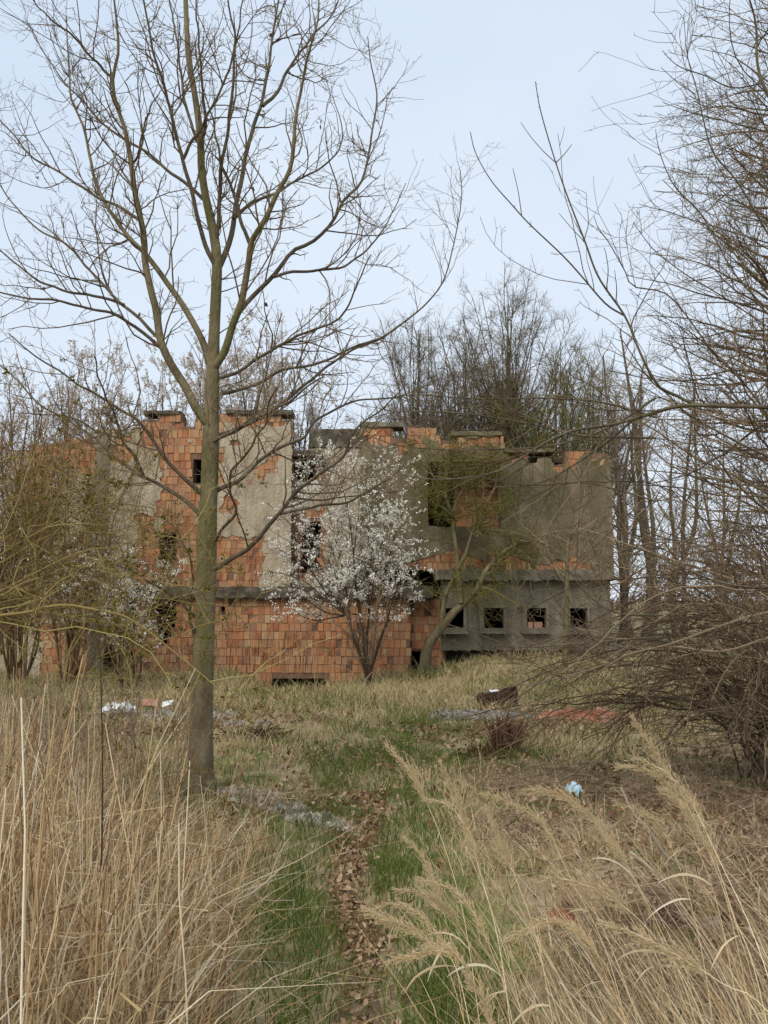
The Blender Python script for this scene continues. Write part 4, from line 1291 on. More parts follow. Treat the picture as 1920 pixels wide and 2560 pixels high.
q3, s3 = grow(q2, s2, 10.0, 0.1, 60, 0.07, 3, 0.2, 0.02, ratio=0.8, rmax=0.002, rmin=0.0014, taper=0.4, lenvar=0.6, seedn=g)
cb = Buf()
cb.tubes(q1, s1, 4, 0.25 + g.random(len(q1)) * 0.7)
cb.tubes(q2, s2, 3, 0.1 + g.random(len(q2)) * 0.75)
cb.tubes(q3, s3, 3, g.random(len(q3)) * 0.8)
cb.build('crown', M['cane'], root)
lf = Buf()
cl = along(q2, 1300, g, 0.2)
cl = cl[g.random(len(cl)) < np.clip(0.55 + 0.7 * snoise(cl[:, 0], cl[:, 2], 3.5, 3), 0.05, 1)]
for k in range(7):
    n = len(cl)
    u = norm(g.normal(0, 1, (n, 3)) + [0, 0, 0.5])
    v_ = norm(np.cross(u, g.normal(0, 1, (n, 3))))
    L = (0.013 + 0.018 * g.random(n))[:, None]
    c0 = cl + g.normal(0, 0.006, (n, 3))
    q = np.stack([c0, c0 + u * L * 0.5 + v_ * L * 0.24, c0 + u * L, c0 + u * L * 0.5 - v_ * L * 0.24], 1)
    lf.add(q.reshape(-1, 3), np.arange(n * 4).reshape(n, 4), np.repeat(g.random(n), 4))
lf.build('leaves', M['leaf_green'], root)


# ---- bare tree reaching in from the right edge
def E_(pts):      # enlargement of (1280,0)-(1920,960)
    return [(1280 + x / 2.304, y / 2.304) for x, y in pts]


def G_(pts):      # enlargement of (1280,900)-(1920,1860)
    return [(1280 + x / 2.305, 900 + y / 2.305) for x, y in pts]


g = np.random.default_rng(33)
RY = 5.4
rb = thing('overhanging_tree', 'bare tree leaning in from the right edge with long thin branches across the sky', 'tree')
tx_, ty_ = P(2080, 1500, RY)[0], RY
rt = [
    (G_([(1900, 320), (1700, 300), (1475, 272), (1200, 265), (1000, 262), (880, 285), (700, 340), (560, 375), (380, 400), (300, 425), (150, 500), (0, 600), (-150, 660), (-420, 690), (-640, 660)]), 15, 3, -0.3),
    (G_([(700, 340), (600, 430), (450, 540), (300, 640), (150, 710), (0, 730), (-250, 720)]), 8, 2, 0.3),
    (G_([(1950, 200), (1600, 170), (1475, 130), (1330, 250), (1200, 110), (1000, 120), (800, 110), (560, 60)]), 8, 3, 0.5),
    (G_([(1180, 268), (1040, 250), (940, 200)]) + E_([(860, 2240), (790, 2140), (725, 2000), (650, 1820), (500, 1600), (420, 1390), (330, 1160), (250, 930), (165, 640), (135, 470)]), 11, 2.4, -0.2),
    (E_([(650, 1820), (540, 1750), (400, 1590), (290, 1470), (100, 1290), (0, 1180), (-120, 1040), (-210, 880), (-240, 760)]), 6, 2.2, -0.3),
    (E_([(260, 945), (180, 870), (110, 790), (50, 705)]), 3.2, 1.8, 0.1),
    (E_([(55, 1235), (35, 1100), (5, 970)]), 3, 1.8, 0.1),
    (E_([(255, 935), (300, 890), (345, 832)]), 3, 1.8, -0.1),
    (E_([(420, 1395), (340, 1310), (272, 1230)]), 3, 1.8, 0.1),
    (R3([(1760, 215), (1500, 140), (1350, 110), (1000, 90), (740, 100), (450, 85), (200, 70), (60, 95)]), 7, 2, 0.2),
    (R3([(1760, 350), (1500, 345), (1250, 330), (1000, 270), (760, 225), (450, 185), (100, 180), (-120, 230)]), 7, 2, -0.3),
    (R3([(1760, 90), (1500, 260), (1250, 360), (1000, 410), (760, 420), (400, 425), (100, 400), (-60, 350)]), 7, 2, -0.2),
    (R3([(1760, 760), (1560, 700), (1300, 640), (1000, 655), (800, 640), (620, 600)]), 6, 2, 0.2),
    (R3([(1800, 1500), (1500, 1480), (1300, 1340), (1160, 1140), (1090, 980), (1050, 880)]), 6, 2, 0.1),
    (R3([(1800, 1640), (1500, 1660), (1150, 1690), (850, 1700), (560, 1600), (420, 1560)]), 6, 2, -0.2),
    (G_([(1900, 900), (1600, 500), (1350, 150), (1150, -50)]) + E_([(1100, 1950), (900, 1700), (700, 1650), (650, 1560), (560, 1400), (500, 1320), (472, 1245)]), 8, 2, 0.3),
    (E_([(1600, 1900), (1300, 1600), (1100, 1250), (950, 1090), (880, 960), (840, 830), (827, 745)]), 6, 2, 0.2),
    (E_([(1700, 1750), (1475, 1350), (1300, 1050), (1160, 880), (1100, 680), (1060, 500), (1010, 320), (990, 100)]), 7, 2, -0.2),
    (E_([(1060, 545), (960, 480), (860, 390)]), 3, 1.8, 0.0),
    (E_([(1800, 1000), (1600, 760), (1475, 545), (1430, 440), (1410, 330), (1410, 200), (1395, 90), (1365, -10), (1330, -150)]), 13, 5, 0.2),
    (E_([(1440, 480), (1270, 505), (1110, 435), (1000, 400), (930, 360), (865, 290)]), 5, 2, 0.2),
    (E_([(1500, 1900), (1200, 1700), (1000, 1580), (880, 1490), (800, 1420), (700, 1285)]), 5, 2, -0.1),
    (E_([(1475, 1400), (1250, 1330), (1050, 1270), (900, 1220), (800, 1195), (730, 1175)]), 5, 1.8, 0.3),
    (E_([(1600, 800), (1400, 740), (1200, 690), (1040, 650), (870, 590)]), 5, 2, 0.2),
    (G_([(1800, 700), (1475, 560), (1200, 420), (1000, 300), (900, 200), (800, 120), (700, -20), (620, -140)]), 8, 3, 0.3),
    (G_([(1900, 850), (1475, 790), (1200, 780), (1000, 740), (760, 720), (600, 715), (500, 640)]), 7, 2, 0.2),
    (G_([(1900, 1150), (1500, 980), (1300, 960), (1000, 1040), (800, 1000), (600, 930)]), 7, 2, -0.3),
    (G_([(1900, 1250), (1475, 1310), (1200, 1280), (950, 1180), (700, 1060), (560, 880)]), 8, 2, 0.0),
]
LP, LR, LO = [], [], []
trb = Buf()
tline = smooth_line(np.array([[tx_ + 0.25, ty_ + 0.1, -0.1, 0.14], [tx_ + 0.22, ty_ + 0.1, 1.0, 0.12], [tx_ + 0.1, ty_, 2.2, 0.10], [tx_ + 0.25, ty_, 3.6, 0.075], [tx_ + 0.2, ty_ + 0.1, 5.2, 0.04]]), 30)
trb.tubes(tline[None, :, :3], tline[None, :, 3], 10)
trb.build('trunk', M['limb'], rb, smooth=True)
for px, w0, w1, dY in rt:
    w3 = pixline(px, RY, dY)
    wd = np.linspace(w0, w1, len(px)) * 0.44 * RY / F
    if px[0][0] > 1990:
        pass
    l4 = smooth_line(np.concatenate([w3, wd[:, None]], 1), 40)
    LP.append(l4[:, :3])
    LR.append(l4[:, 3])
    cb = Buf()
    cb.tubes(l4[None, :, :3], l4[None, :, 3], 6)
    LO.append(cb.build('limb', M['limb'], rb, smooth=True))
LP, LR = np.array(LP), np.array(LR)
inner = LP[:, :, 0] > 0.20 * RY      # right-hand stretches carry most twigs
q1, s1 = grow(LP, LR, 5.2, 0.15, 42, 0.8, 9, 0.12, 0.05, ratio=0.55, rmax=0.005, rmin=0.0024, taper=0.45, lenvar=0.6, seedn=g)
o1 = grow.ii
keep = (q1[:, 0, 0] / q1[:, 0, 1] > 0.27) | (q1[:, 0, 2] < 3.2)
q1, s1, o1 = q1[keep], s1[keep], o1[keep]
q2, s2 = grow(q1, s1, 5.0, 0.15, 45, 0.30, 5, 0.14, 0.05, ratio=0.65, rmax=0.0032, rmin=0.002, taper=0.6, lenvar=0.6, seedn=g)
o2 = o1[grow.ii]
q3, s3 = grow(LP, LR, 9.0, 0.2, 50, 0.03, 2, 0.1, 0.05, ratio=0.5, rmax=0.0022, rmin=0.0018, taper=0.9, lenvar=0.6, seedn=g)
o3 = grow.ii
q4, s4 = grow(q2, s2, 6.0, 0.2, 45, 0.06, 2, 0.1, 0.05, ratio=0.9, rmax=0.002, rmin=0.0016, taper=1.1, lenvar=0.6, seedn=g)
o4 = o2[grow.ii]
hang_twigs(LO, [(q, s_, o_, sd, g.random(len(q)) * 0.9) for q, s_, o_, sd in ((q1, s1, o1, 4), (q2, s2, o2, 3), (q3, s3, o3, 3), (q4, s4, o4, 3))], M['dark_twig'])

# ---- tall dense tree behind it at the right edge
g = np.random.default_rng(35)
dt = thing('dense_twig_tree', 'tall dense tree of fine bare brown twigs filling the upper right edge', 'tree')
DY_ = 9.5
bx0 = P(2060, 1500, DY_)[0]
trunks = [np.array([[bx0, DY_, -0.1, 0.16], [bx0 + 0.05, DY_, 2.0, 0.14], [bx0 - 0.05, DY_, 4.5, 0.11], [bx0 + 0.0, DY_ + 0.1, 7.0, 0.07], [bx0, DY_, 9.8, 0.02]]),
          np.array([[bx0 + 0.1, DY_, 0.6, 0.09], [bx0 - 0.35, DY_ - 0.3, 2.4, 0.08], [bx0 - 0.55, DY_ - 0.4, 4.4, 0.06], [bx0 - 0.45, DY_ - 0.4, 6.4, 0.03], [bx0 - 0.4, DY_ - 0.4, 7.8, 0.012]])]
tb = Buf()
TPs, TRs = [], []
for t_ in trunks:
    l4 = smooth_line(t_, 40)
    tb.tubes(l4[None, :, :3], l4[None, :, 3], 9)
    TPs.append(l4[:, :3])
    TRs.append(l4[:, 3])
tb.build('trunk', M['limb'], dt, smooth=True)
q1, s1 = grow(np.array(TPs), np.array(TRs), 19, 0.04, 68, 2.7, 12, 0.10, 0.012, ratio=0.3, rmax=0.020, rmin=0.008, taper=0.22, shrink=0.62, lenvar=0.3, seedn=g)
q2, s2 = grow(q1, s1, 5.6, 0.12, 45, 0.95, 7, 0.20, 0.02, ratio=0.55, rmax=0.008, rmin=0.0036, taper=0.45, lenvar=0.5, seedn=g)
vis_ = (q2[:, :, 0] / q2[:, :, 1] < 0.56).any(1)
q2, s2 = q2[vis_], s2[vis_]
q3, s3 = grow(q2, s2, 11.0, 0.1, 45, 0.32, 3, 0.2, 0.03, ratio=0.6, rmax=0.0042, rmin=0.0028, taper=0.6, lenvar=0.6, seedn=g)
cb = Buf()
for q, s_, sd in ((q1, s1, 5), (q2, s2, 3)):
    cb.tubes(q, s_, sd, g.random(len(q)) * 0.9)
cb.ribbons(q3, s3 * 1.25, norm(g.normal(0, 1, (len(q3), 3))), g.random(len(q3)) * 0.9)
cb.build('crown', M['twig'], dt)

# ---- low tangled bush at the right, drooping twigs
g = np.random.default_rng(37)
lbush = thing('tangled_shrub', 'low dark tangle of drooping bare twigs at the right beyond the reeds', 'shrub')
BYc = 6.3
st_p, st_r = [], []
tb = Buf()
for k in range(58):
    x0, y0 = P(2020, 1900, BYc)[0] + g.uniform(-0.2, 0.5), BYc + g.uniform(-0.9, 0.9)
    ex = P(1100 + 700 * g.random() ** 0.75, 1500, BYc)[0]
    ez = g.uniform(0.15, 2.3) if g.random() < 0.45 else g.uniform(0.15, 1.2)
    ey = BYc + g.uniform(-1.2, 1.4)
    mz = max(ez + g.uniform(0.15, 0.55), 0.8)
    m1 = np.array([x0 + (ex - x0) * 0.25, y0 + (ey - y0) * 0.25, mz * 0.85])
    m2 = np.array([x0 + (ex - x0) * 0.6, y0 + (ey - y0) * 0.6, mz])
    l = smooth_line(np.array([[x0, y0, 0], m1, m2, [ex, ey, ez]]), 30)
    l[1:] += np.cumsum(g.normal(0, 0.013, (29, 3)), axis=0)
    r = np.linspace(g.uniform(0.007, 0.014), 0.003, 30)
    st_p.append(l)
    st_r.append(r)
    tb.tubes(l[None], r[None], 5, [g.random()])
for px, w0 in ((G_([(1700, 1720), (1475, 1745), (1420, 1690), (1370, 1675), (1320, 1690), (1240, 1780), (1200, 1850), (1150, 1960)]), 9), (G_([(1800, 1500), (1475, 1600), (1200, 1680), (900, 1650), (700, 1700), (400, 1800), (150, 1860), (0, 1870)]), 7), (G_([(1700, 1400), (1300, 1500), (900, 1640), (660, 1700), (500, 1800), (300, 1930), (0, 2010)]), 7)):
    l = smooth_line(pixline(px, 5.6, 0.3), 30)
    r = np.linspace(w0, 3, 30) * 0.5 * 5.6 / F
    st_p.append(l)
    st_r.append(r)
    tb.tubes(l[None], r[None], 6, [0.9])
tb.build('stems', M['dark_twig'], lbush, smooth=True)
st_p, st_r = np.array(st_p), np.array(st_r)
q1, s1 = grow(st_p, st_r, 6.5, 0.15, 40, 0.85, 9, 0.15, 0.0, ratio=0.55, rmax=0.005, rmin=0.0022, taper=0.45, lenvar=0.6, seedn=g)
q2, s2 = grow(q1, s1, 6.0, 0.15, 45, 0.34, 5, 0.17, 0.0, ratio=0.65, rmax=0.003, rmin=0.0018, taper=0.6, lenvar=0.6, seedn=g)
cb = Buf()
cb.tubes(q1, s1, 3, g.random(len(q1)))
cb.tubes(q2, s2, 3, g.random(len(q2)))
cb.build('crown', M['dark_twig'], lbush)

# far hedge beyond the field, closing the horizon
g = np.random.default_rng(39)
hb = Buf()
n = 1800
hx = g.uniform(-120, 140, n)
hp = np.stack([hx, 150 + g.uniform(-4, 4, n), np.full(n, -0.3)], -1)
hh = 2.2 + 1.6 * (snoise(hx, hx * 0, 0.11, 3) + 1) * g.random(n)
pts = np.stack([hp, hp + np.stack([g.normal(0, 0.5, n), g.normal(0, 0.5, n), hh * 0.6], -1), hp + np.stack([g.normal(0, 0.9, n), g.normal(0, 0.9, n), hh], -1)], 1)
hb.tubes(pts, np.stack([np.full(n, 0.16), np.full(n, 0.12), np.full(n, 0.04)], 1), 3, g.random(n))
tag(hb.build('far_hedgerow', M['grey_twig']), 'far low hedgerow closing the field on the horizon', 'hedge', kind='stuff')

# ------------------------------------------------------------------ debris
def lump(name, mat, cx_, cy_, rx, ry, rz, label, cat, seed, rough=0.25, group=None, zoff=0.0, nu=14, nv=8, flat=False):
    g = np.random.default_rng(seed)
    z0 = float(ground_z(cx_, cy_)) + zoff
    b = Buf()
    th = np.linspace(0, 2 * math.pi, nu, endpoint=False)
    ph = np.linspace(0.02, math.pi / 2 * 1.25, nv)
    T, Ph = np.meshgrid(th, ph)
    k = 1 + rough * (snoise(np.cos(T) * 2, Ph * 2 + np.sin(T) * 2, 1.3, seed) + 0.5 * g.normal(0, 1, T.shape))
    X = cx_ + rx * np.sin(Ph) * np.cos(T) * k
    Y = cy_ + ry * np.sin(Ph) * np.sin(T) * k
    Z = z0 + rz * np.cos(Ph) * k
    idx = np.arange(T.size).reshape(T.shape)
    b.add(np.stack([X, Y, Z], -1).reshape(-1, 3), np.stack([idx[:-1], idx[1:], np.roll(idx[1:], -1, 1), np.roll(idx[:-1], -1, 1)], -1).reshape(-1, 4))
    b.add(np.stack([X[0], Y[0], Z[0]], -1), [list(range(nu))])
    return tag(b.build(name, mat, smooth=not flat), label, cat, group)


def gpt(px, py):
    """ground point shown at a pixel"""
    Y = 8.0
    for _ in range(30):
        p = P(px, py, Y)
        z = float(ground_z(p[0], p[1]))
        dy = (1280.0 - py) / F
        dz = (SP + CP * dy) / (CP - SP * dy)
        Y = 0.5 * Y + 0.5 * (z - CAMZ) / dz
    p = P(px, py, Y)
    return p[0], p[1]


RUB = []


def rubble(buf, cx_, cy_, rx, ry, n, s0, s1, g, ang=0.0):
    RUB.append((cx_, cy_, rx, ry, ang))
    for _ in range(n):
        a, r = g.uniform(0, 2 * math.pi), math.sqrt(g.random())
        u, v_ = math.cos(a) * r * rx, math.sin(a) * r * ry
        x = cx_ + u * math.cos(ang) - v_ * math.sin(ang)
        y = cy_ + u * math.sin(ang) + v_ * math.cos(ang)
        s = g.uniform(s0, s1) * (0.6 + 0.6 * g.random())
        v8 = np.array([[i, j, k] for k in (-1, 1) for j in (-1, 1) for i in (-1, 1)], float) * s * 0.5 * np.array([1.2, 1.0, 0.6])
        v8 += g.normal(0, s * 0.13, v8.shape)
        q = norm(g.normal(0, 1, (3, 3)))
        q, _r = np.linalg.qr(q)
        v8 = v8 @ q.T + [x, y, float(ground_z(x, y)) + s * 0.15]
        buf.add(v8, [[0, 2, 3, 1], [4, 5, 7, 6], [0, 1, 5, 4], [2, 6, 7, 3], [0, 4, 6, 2], [1, 3, 7, 5]], g.random())


g = np.random.default_rng(51)
rb_ = Buf()
for (rpx, rpy, rx_, ry_, rn_) in ((575, 1985, 0.20, 0.16, 170), (640, 2000, 0.2, 0.2, 230), (705, 2022, 0.19, 0.17, 230), (765, 2045, 0.15, 0.11, 120), (830, 2062, 0.12, 0.09, 100), (885, 2085, 0.12, 0.08, 110)):
    x, y = gpt(rpx, rpy)
    rubble(rb_, x, y, rx_, ry_, rn_, 0.012, 0.06, g, -0.4)
tag(rb_.build('rubble', M['stone']), 'grey stony rubble spilling beside the path near the trunk', 'rubble', kind='stuff')
x, y = gpt(1200, 1790)
rb_ = Buf()
rubble(rb_, x, y, 0.75, 0.35, 340, 0.02, 0.08, g, 0.15)
tag(rb_.build('rubble', M['ash']), 'grey ash and stones around the dumped rusty drum', 'rubble', kind='stuff')
x, y = gpt(430, 1795)
rb_ = Buf()
rubble(rb_, x, y, 1.05, 0.35, 420, 0.02, 0.09, g, 0.05)
tag(rb_.build('rubble', M['stone']), 'long low heap of grey rubble left of the trunk', 'rubble', kind='stuff')
x, y = gpt(620, 1812)
rb_ = Buf()
rubble(rb_, x, y, 0.32, 0.2, 160, 0.02, 0.07, g, 0)
tag(rb_.build('rubble', M['ash']), 'small grey rubble heap right behind the trunk', 'rubble', kind='stuff')

# rusty drum lying in the ash with white plastic on it
x, y = gpt(1243, 1768)
dr = thing('rusty_drum', 'dark rusty crushed drum dumped in the grass right of the path', 'drum')
b = Buf()
an = np.linspace(0, 2 * math.pi, 20, endpoint=False)
z0 = float(ground_z(x, y))
rows = []
for (rr_, zz) in ((0.26, 0.0), (0.30, 0.10), (0.285, 0.16), (0.30, 0.24), (0.285, 0.30), (0.30, 0.33), (0.26, 0.33), (0.25, 0.2)):
    k = 1 + 0.16 * snoise(np.cos(an) * 2, np.sin(an) * 2 + zz * 4, 1.5, 4)
    rows.append(np.stack([x + 0.8 * rr_ * k * np.cos(an) * 1.25, y + 0.8 * rr_ * k * np.sin(an), z0 + 0.68 * zz + 0.07 * np.cos(an + 0.5) * (zz > 0.2) + 0.03 * rng.normal(0, 1, 20) * (zz > 0.2)], -1))
V = np.stack(rows)
idx = np.arange(V.shape[0] * 20).reshape(V.shape[0], 20)
b.add(V.reshape(-1, 3), np.stack([idx[:-1], idx[1:], np.roll(idx[1:], -1, 1), np.roll(idx[:-1], -1, 1)], -1).reshape(-1, 4))
b.add(V[-1], [list(range(20))])
b.build('drum_body', M['rust'], dr, smooth=False)


def crumple(name, mat, cx_, cy_, cz, sx, sy, sz, seed, label, cat, group=None, n=12):
    g = np.random.default_rng(seed)
    u = np.linspace(-1, 1, n)
    U, V_ = np.meshgrid(u, u)
    r = np.clip(1 - 0.35 * (U ** 2 + V_ ** 2), 0, 1)
    Z = cz + sz * (r * (0.55 + 0.5 * snoise(U * 3, V_ * 3, 1.0, seed)) + 0.22 * g.normal(0, 1, U.shape))
    X = cx_ + sx * (U + 0.12 * g.normal(0, 1, U.shape))
    Y = cy_ + sy * (V_ + 0.12 * g.normal(0, 1, U.shape))
    idx = np.arange(n * n).reshape(n, n)
    b = Buf()
    T = np.stack([X, Y, Z], -1).reshape(-1, 3)
    Bm = T - [0, 0, 0.006]
    q = np.stack([idx[:-1, :-1], idx[:-1, 1:], idx[1:, 1:], idx[1:, :-1]], -1).reshape(-1, 4)
    b.add(T, q)
    b.add(Bm, q[:, ::-1])
    return tag(b.build(name, mat), label, cat, group)


crumple('plastic_scrap', M['white'], x - 0.03, y - 0.08, z0 + 0.235, 0.12, 0.12, 0.05, 3, 'white plastic scrap lying on top of the rusty drum', 'plastic', n=9)
x, y = gpt(297, 1800)
crumple('plastic_bag', M['white'], x, y, float(ground_z(x, y)) + 0.12, 0.19, 0.15, 0.14, 5, 'crumpled white plastic bag on the rubble left of the trunk', 'bag')
x, y = gpt(407, 1786)
z = float(ground_z(x, y))
b = Buf()
b.box(x - 0.06, x + 0.06, y + 0.18, y + 0.26, z + 0.1, z + 0.155, jit=0.02)
tag(b.build('plastic_scrap', M['white']), 'tiny white scrap beside the pink brick on the rubble', 'plastic')
x, y = gpt(370, 1778)
z = float(ground_z(x, y))
b = Buf()
b.box(x - 0.09, x + 0.10, y + 0.06, y + 0.16, z + 0.05, z + 0.15, jit=0.018)
tag(b.build('broken_brick', M['pinkbrick']), 'pinkish broken brick on the rubble left of the trunk', 'brick')
x, y = gpt(1437, 2010)
crumple('plastic_scrap', M['blue'], x, y, float(ground_z(x, y)) + 0.10, 0.06, 0.05, 0.06, 8, 'pale blue plastic scrap lying among the reeds and leaf litter', 'plastic', n=8)
x, y = gpt(709, 1925)
lump('pale_stone', M['stone'], x, y, 0.035, 0.03, 0.045, 'small pale stone in the grass right of the trunk', 'stone', 9, zoff=0.01)
x, y = gpt(1783, 2345)
lump('pale_stone', M['ash'], x, y, 0.05, 0.045, 0.06, 'pale stone lying under the reeds at lower right', 'stone', 19, zoff=0.02)
for k, (px, py, s, lab) in enumerate(((1690, 2300, 0.09, 'brown earth clod under the reeds beside the pale stone'), (1405, 2300, 0.08, 'reddish brown clod in the green grass under the reeds'), (1820, 2310, 0.08, 'dark brown clod at the right edge behind the pale stone'))):
    x, y = gpt(px, py)
    lump('earth_clod', M['rust'] if k != 1 else M['brickdust'], x, y, s, s * 0.8, s * 0.6, lab, 'clod', 70 + k, group='clods under the reeds')
# orange brick-earth heap
x, y = gpt(1460, 1800)
lump('brick_earth_heap', M['brickdust'], x, y, 0.62, 0.4, 0.13, 'flat heap of orange brick earth right of the rusty drum', 'heap', 23, rough=0.18, nu=24, nv=10)
rb_ = Buf()
rubble(rb_, x, y, 0.65, 0.35, 60, 0.04, 0.14, g, 0)
tag(rb_.build('brick_rubble', M['pinkbrick']), 'broken brick pieces scattered on the orange earth heap', 'rubble', kind='stuff')
# dark leaf and branch heap behind the trunk
x, y = gpt(630, 1850)
b = Buf()
n = 130
c0 = np.stack([x + g.normal(0, 0.2, n), y + g.normal(0, 0.12, n), np.zeros(n)], -1)
c0[:, 2] = ground_z(c0[:, 0], c0[:, 1]) + 0.08 * g.random(n)
d = norm(g.normal(0, 1, (n, 3)) * [1, 1, 0.3])
b.tubes(np.stack([c0 - d * 0.12, c0 + d * 0.12], 1), np.full((n, 2), 0.007), 4, g.random(n) * 0.4)
tag(b.build('charred_stick_heap', M['rust']), 'small dark heap of charred sticks right of the trunk', 'heap')
# black-coloured chunks in the hollow at the wall foot
b = Buf()
rubble(b, -1.85, 17.0, 0.6, 0.22, 170, 0.03, 0.10, g, 0)
tag(b.build('black_chunks', M['black_lump']), 'black debris in the hollow at the brick wall foot', 'debris', kind='stuff')

# dark red-brown cut stump of stalks
x, y = gpt(1253, 1888)
ct = thing('cut_stalk_clump', 'dark reddish-brown clump of cut stalks right of the path', 'plant')
b = Buf()
n = 320
a = g.uniform(0, 2 * math.pi, n)
r = 0.085 * np.sqrt(g.random(n))
p0 = np.stack([x + r * np.cos(a), y + r * np.sin(a), np.full(n, float(ground_z(x, y)) - 0.02)], -1)
tp_ = p0 + np.stack([r * np.cos(a) * 0.9 + g.normal(0.06, 0.07, n), r * np.sin(a) * 0.9 + g.normal(0, 0.06, n), 0.14 + 0.27 * g.random(n) ** 1.3], -1)
b.tubes(np.stack([p0, (p0 + tp_) / 2 + g.normal(0, 0.012, (n, 3)), tp_], 1), np.full((n, 3), 0.006), 3, g.random(n))
b.build('stalks', M['clump'], ct)
b = Buf()
n = 160
c0 = np.stack([x - 0.1 + g.normal(0, 0.16, n), y - 0.08 + g.normal(0, 0.1, n), np.zeros(n)], -1)
c0[:, 2] = ground_z(c0[:, 0], c0[:, 1]) + 0.06 * g.random(n)
d = norm(g.normal(0, 1, (n, 3)) * [1, 1, 0.35])
b.tubes(np.stack([c0 - d * 0.09, c0 + d * 0.09], 1), np.full((n, 2), 0.006), 3, g.random(n) * 0.5)
b.build('fallen_stalks', M['clump'], ct)

# bleached dead branches in the dry grass
def dead_branch(lines, Y, label, wsc=1.0):
    o = thing('dead_branch', label, 'branch')
    LPd, LRd = [], []
    for px, w0, w1 in lines:
        l = smooth_line(pixline(px, Y, rng.uniform(-0.05, 0.1)), 20)
        r = np.linspace(w0, w1, 20) * 0.5 * Y / F * wsc
        LPd.append(l)
        LRd.append(r)
        b = Buf()
        b.tubes(l[None], r[None], 5, [rng.random()])
        b.build('stick', M['deadwood'], o, smooth=True)
    q, s_ = grow(np.array(LPd), np.array(LRd), 6, 0.2, 45, 0.16, 5, 0.2, 0.0, ratio=0.6, rmax=0.003, rmin=0.0014, taper=0.5)
    if len(q) > 14:
        b = Buf()
        b.tubes(q, s_, 3)
        tag(b.build('twigs', M['deadwood'], o), kind='stuff')


def Hh(pts):
    return [(600 + x / 2.304, 1600 + y / 2.304) for x, y in pts]


def Jj(pts):
    return [(x / 2.304, 1600 + y / 2.304) for x, y in pts]


dead_branch([(Jj([(1180, 1600), (1290, 1550), (1360, 1500), (1450, 1460), (1550, 1380), (1640, 1290)]), 8, 4), (Jj([(1360, 1500), (1310, 1420), (1240, 1320)]), 4, 2), (Jj([(1360, 1510), (1320, 1640), (1220, 1750)]), 5, 3), (Jj([(1450, 1465), (1540, 1500), (1640, 1500), (1700, 1500)]), 4, 2), (Jj([(1550, 1380), (1600, 1250), (1640, 1170)]), 4, 2)], 3.45, 'bleached forked dead branch leaning in the dry grass left of the path')
dead_branch([(Hh([(150, 1930), (230, 2000), (330, 2060), (380, 2110), (430, 2160)]), 4, 2), (Hh([(230, 2000), (190, 1900), (140, 1850)]), 3, 1.5)], 2.95, 'thin pale dead twig lying in the lower grass near the path')
dead_branch([(D_([(1405, 1800), (1440, 1850), (1470, 1870), (1540, 1960)]), 9, 6), (D_([(1360, 1840), (1410, 1880), (1430, 1910), (1490, 1950)]), 8, 5), (D_([(1340, 1700), (1370, 1760), (1400, 1790), (1440, 1850)]), 6, 3)], 4.3, 'grey dead sticks lying on the leaf litter under the reeds')
# taller thin twigs standing in the left grass
sap = thing('bare_sapling', 'thin bare brown sapling standing up through the dry grass at left', 'sapling')
b = Buf()
l = smooth_line(pixline(Jj([(585, 2300), (588, 1900), (580, 1500), (588, 1100), (590, 700), (582, 300), (575, 80), (540, -60)]), 2.7), 30)
b.tubes(l[None], np.linspace(0.0045, 0.0016, 30)[None], 5, [0.1])
b.build('trunk', M['dark_twig'], sap)
q, s_ = grow(l[None], np.linspace(0.0045, 0.0016, 30)[None], 9, 0.35, 40, 0.16, 5, 0.12, 0.08, ratio=0.6, rmax=0.002, rmin=0.001, taper=0.5)
b = Buf()
b.tubes(q, s_, 3, rng.random(len(q)) * 0.5)
b.build('crown', M['dark_twig'], sap)

# ------------------------------------------------------------------ grass, litter
def blades(buf, base, h, lean, wid, K, vcol, g, droop=0.6, dirs=None):
    """base N,3; h heights; lean = horizontal reach at the tip (fraction of h)"""
    n = len(base)
    a = g.uniform(0, 2 * math.pi, n) if dirs is None else dirs
    d = np.stack([np.cos(a), np.sin(a), np.zeros(n)], -1)
    t = np.linspace(0, 1, K)
    reach = (h * lean)[:, None] * (t[None] ** 1.7)
    z = h[:, None] * (t[None] - droop * lean[:, None] ** 1.0 * 0.35 * t[None] ** 3)
    pts = base[:, None, :] + d[:, None, :] * reach[:, :, None]
    pts[:, :, 2] += z
    wob = g.normal(0, 0.02, (n, K, 3)) * h[:, None, None] * t[None, :, None]
    pts += wob
    sa = g.uniform(0, math.pi, n)
    side = np.stack([np.cos(sa), np.sin(sa), np.zeros(n)], -1)
    wd = wid[:, None] * np.array([1.0, 0.95, 0.75, 0.45, 0.12])[np.linspace(0, 4, K).astype(int)][None]
    buf.ribbons(pts, wd, side, vcol)


def scatter(n, ymin, ymax, g, pw=1.0, margin=0.5):
    """points in the view wedge, denser nearby (pw)"""
    u = g.random(int(n))
    y = (ymin ** (2 - pw) + u * (ymax ** (2 - pw) - ymin ** (2 - pw))) ** (1 / (2 - pw)) if pw != 2 else ymin * (ymax / ymin) ** u
    x = g.uniform(-1, 1, int(n)) * (0.52 * y + margin)
    return x, y


def clear_of_walls(x, y):
    return (y < 17.15) | (x < bx(20)) | (x > bx(1540))


def withz(x, y, dz=-0.01):
    return np.stack([x, y, ground_z(x, y) + dz], -1)


g = np.random.default_rng(101)
# how tall-dry (left), how green, how much leaf litter
def left_dry(x, y):
    edge = path_x(y) - 0.42 - 0.08 * snoise(y, y * 0, 1.5, 3) - 0.05 * np.clip(y - 4, 0, 9)
    s = np.clip((edge - x) / 0.25, 0, 1)
    return s * np.clip((7.4 - y + np.clip(-x - 1.5, 0, 3) * 1.6) / 1.2, 0, 1)


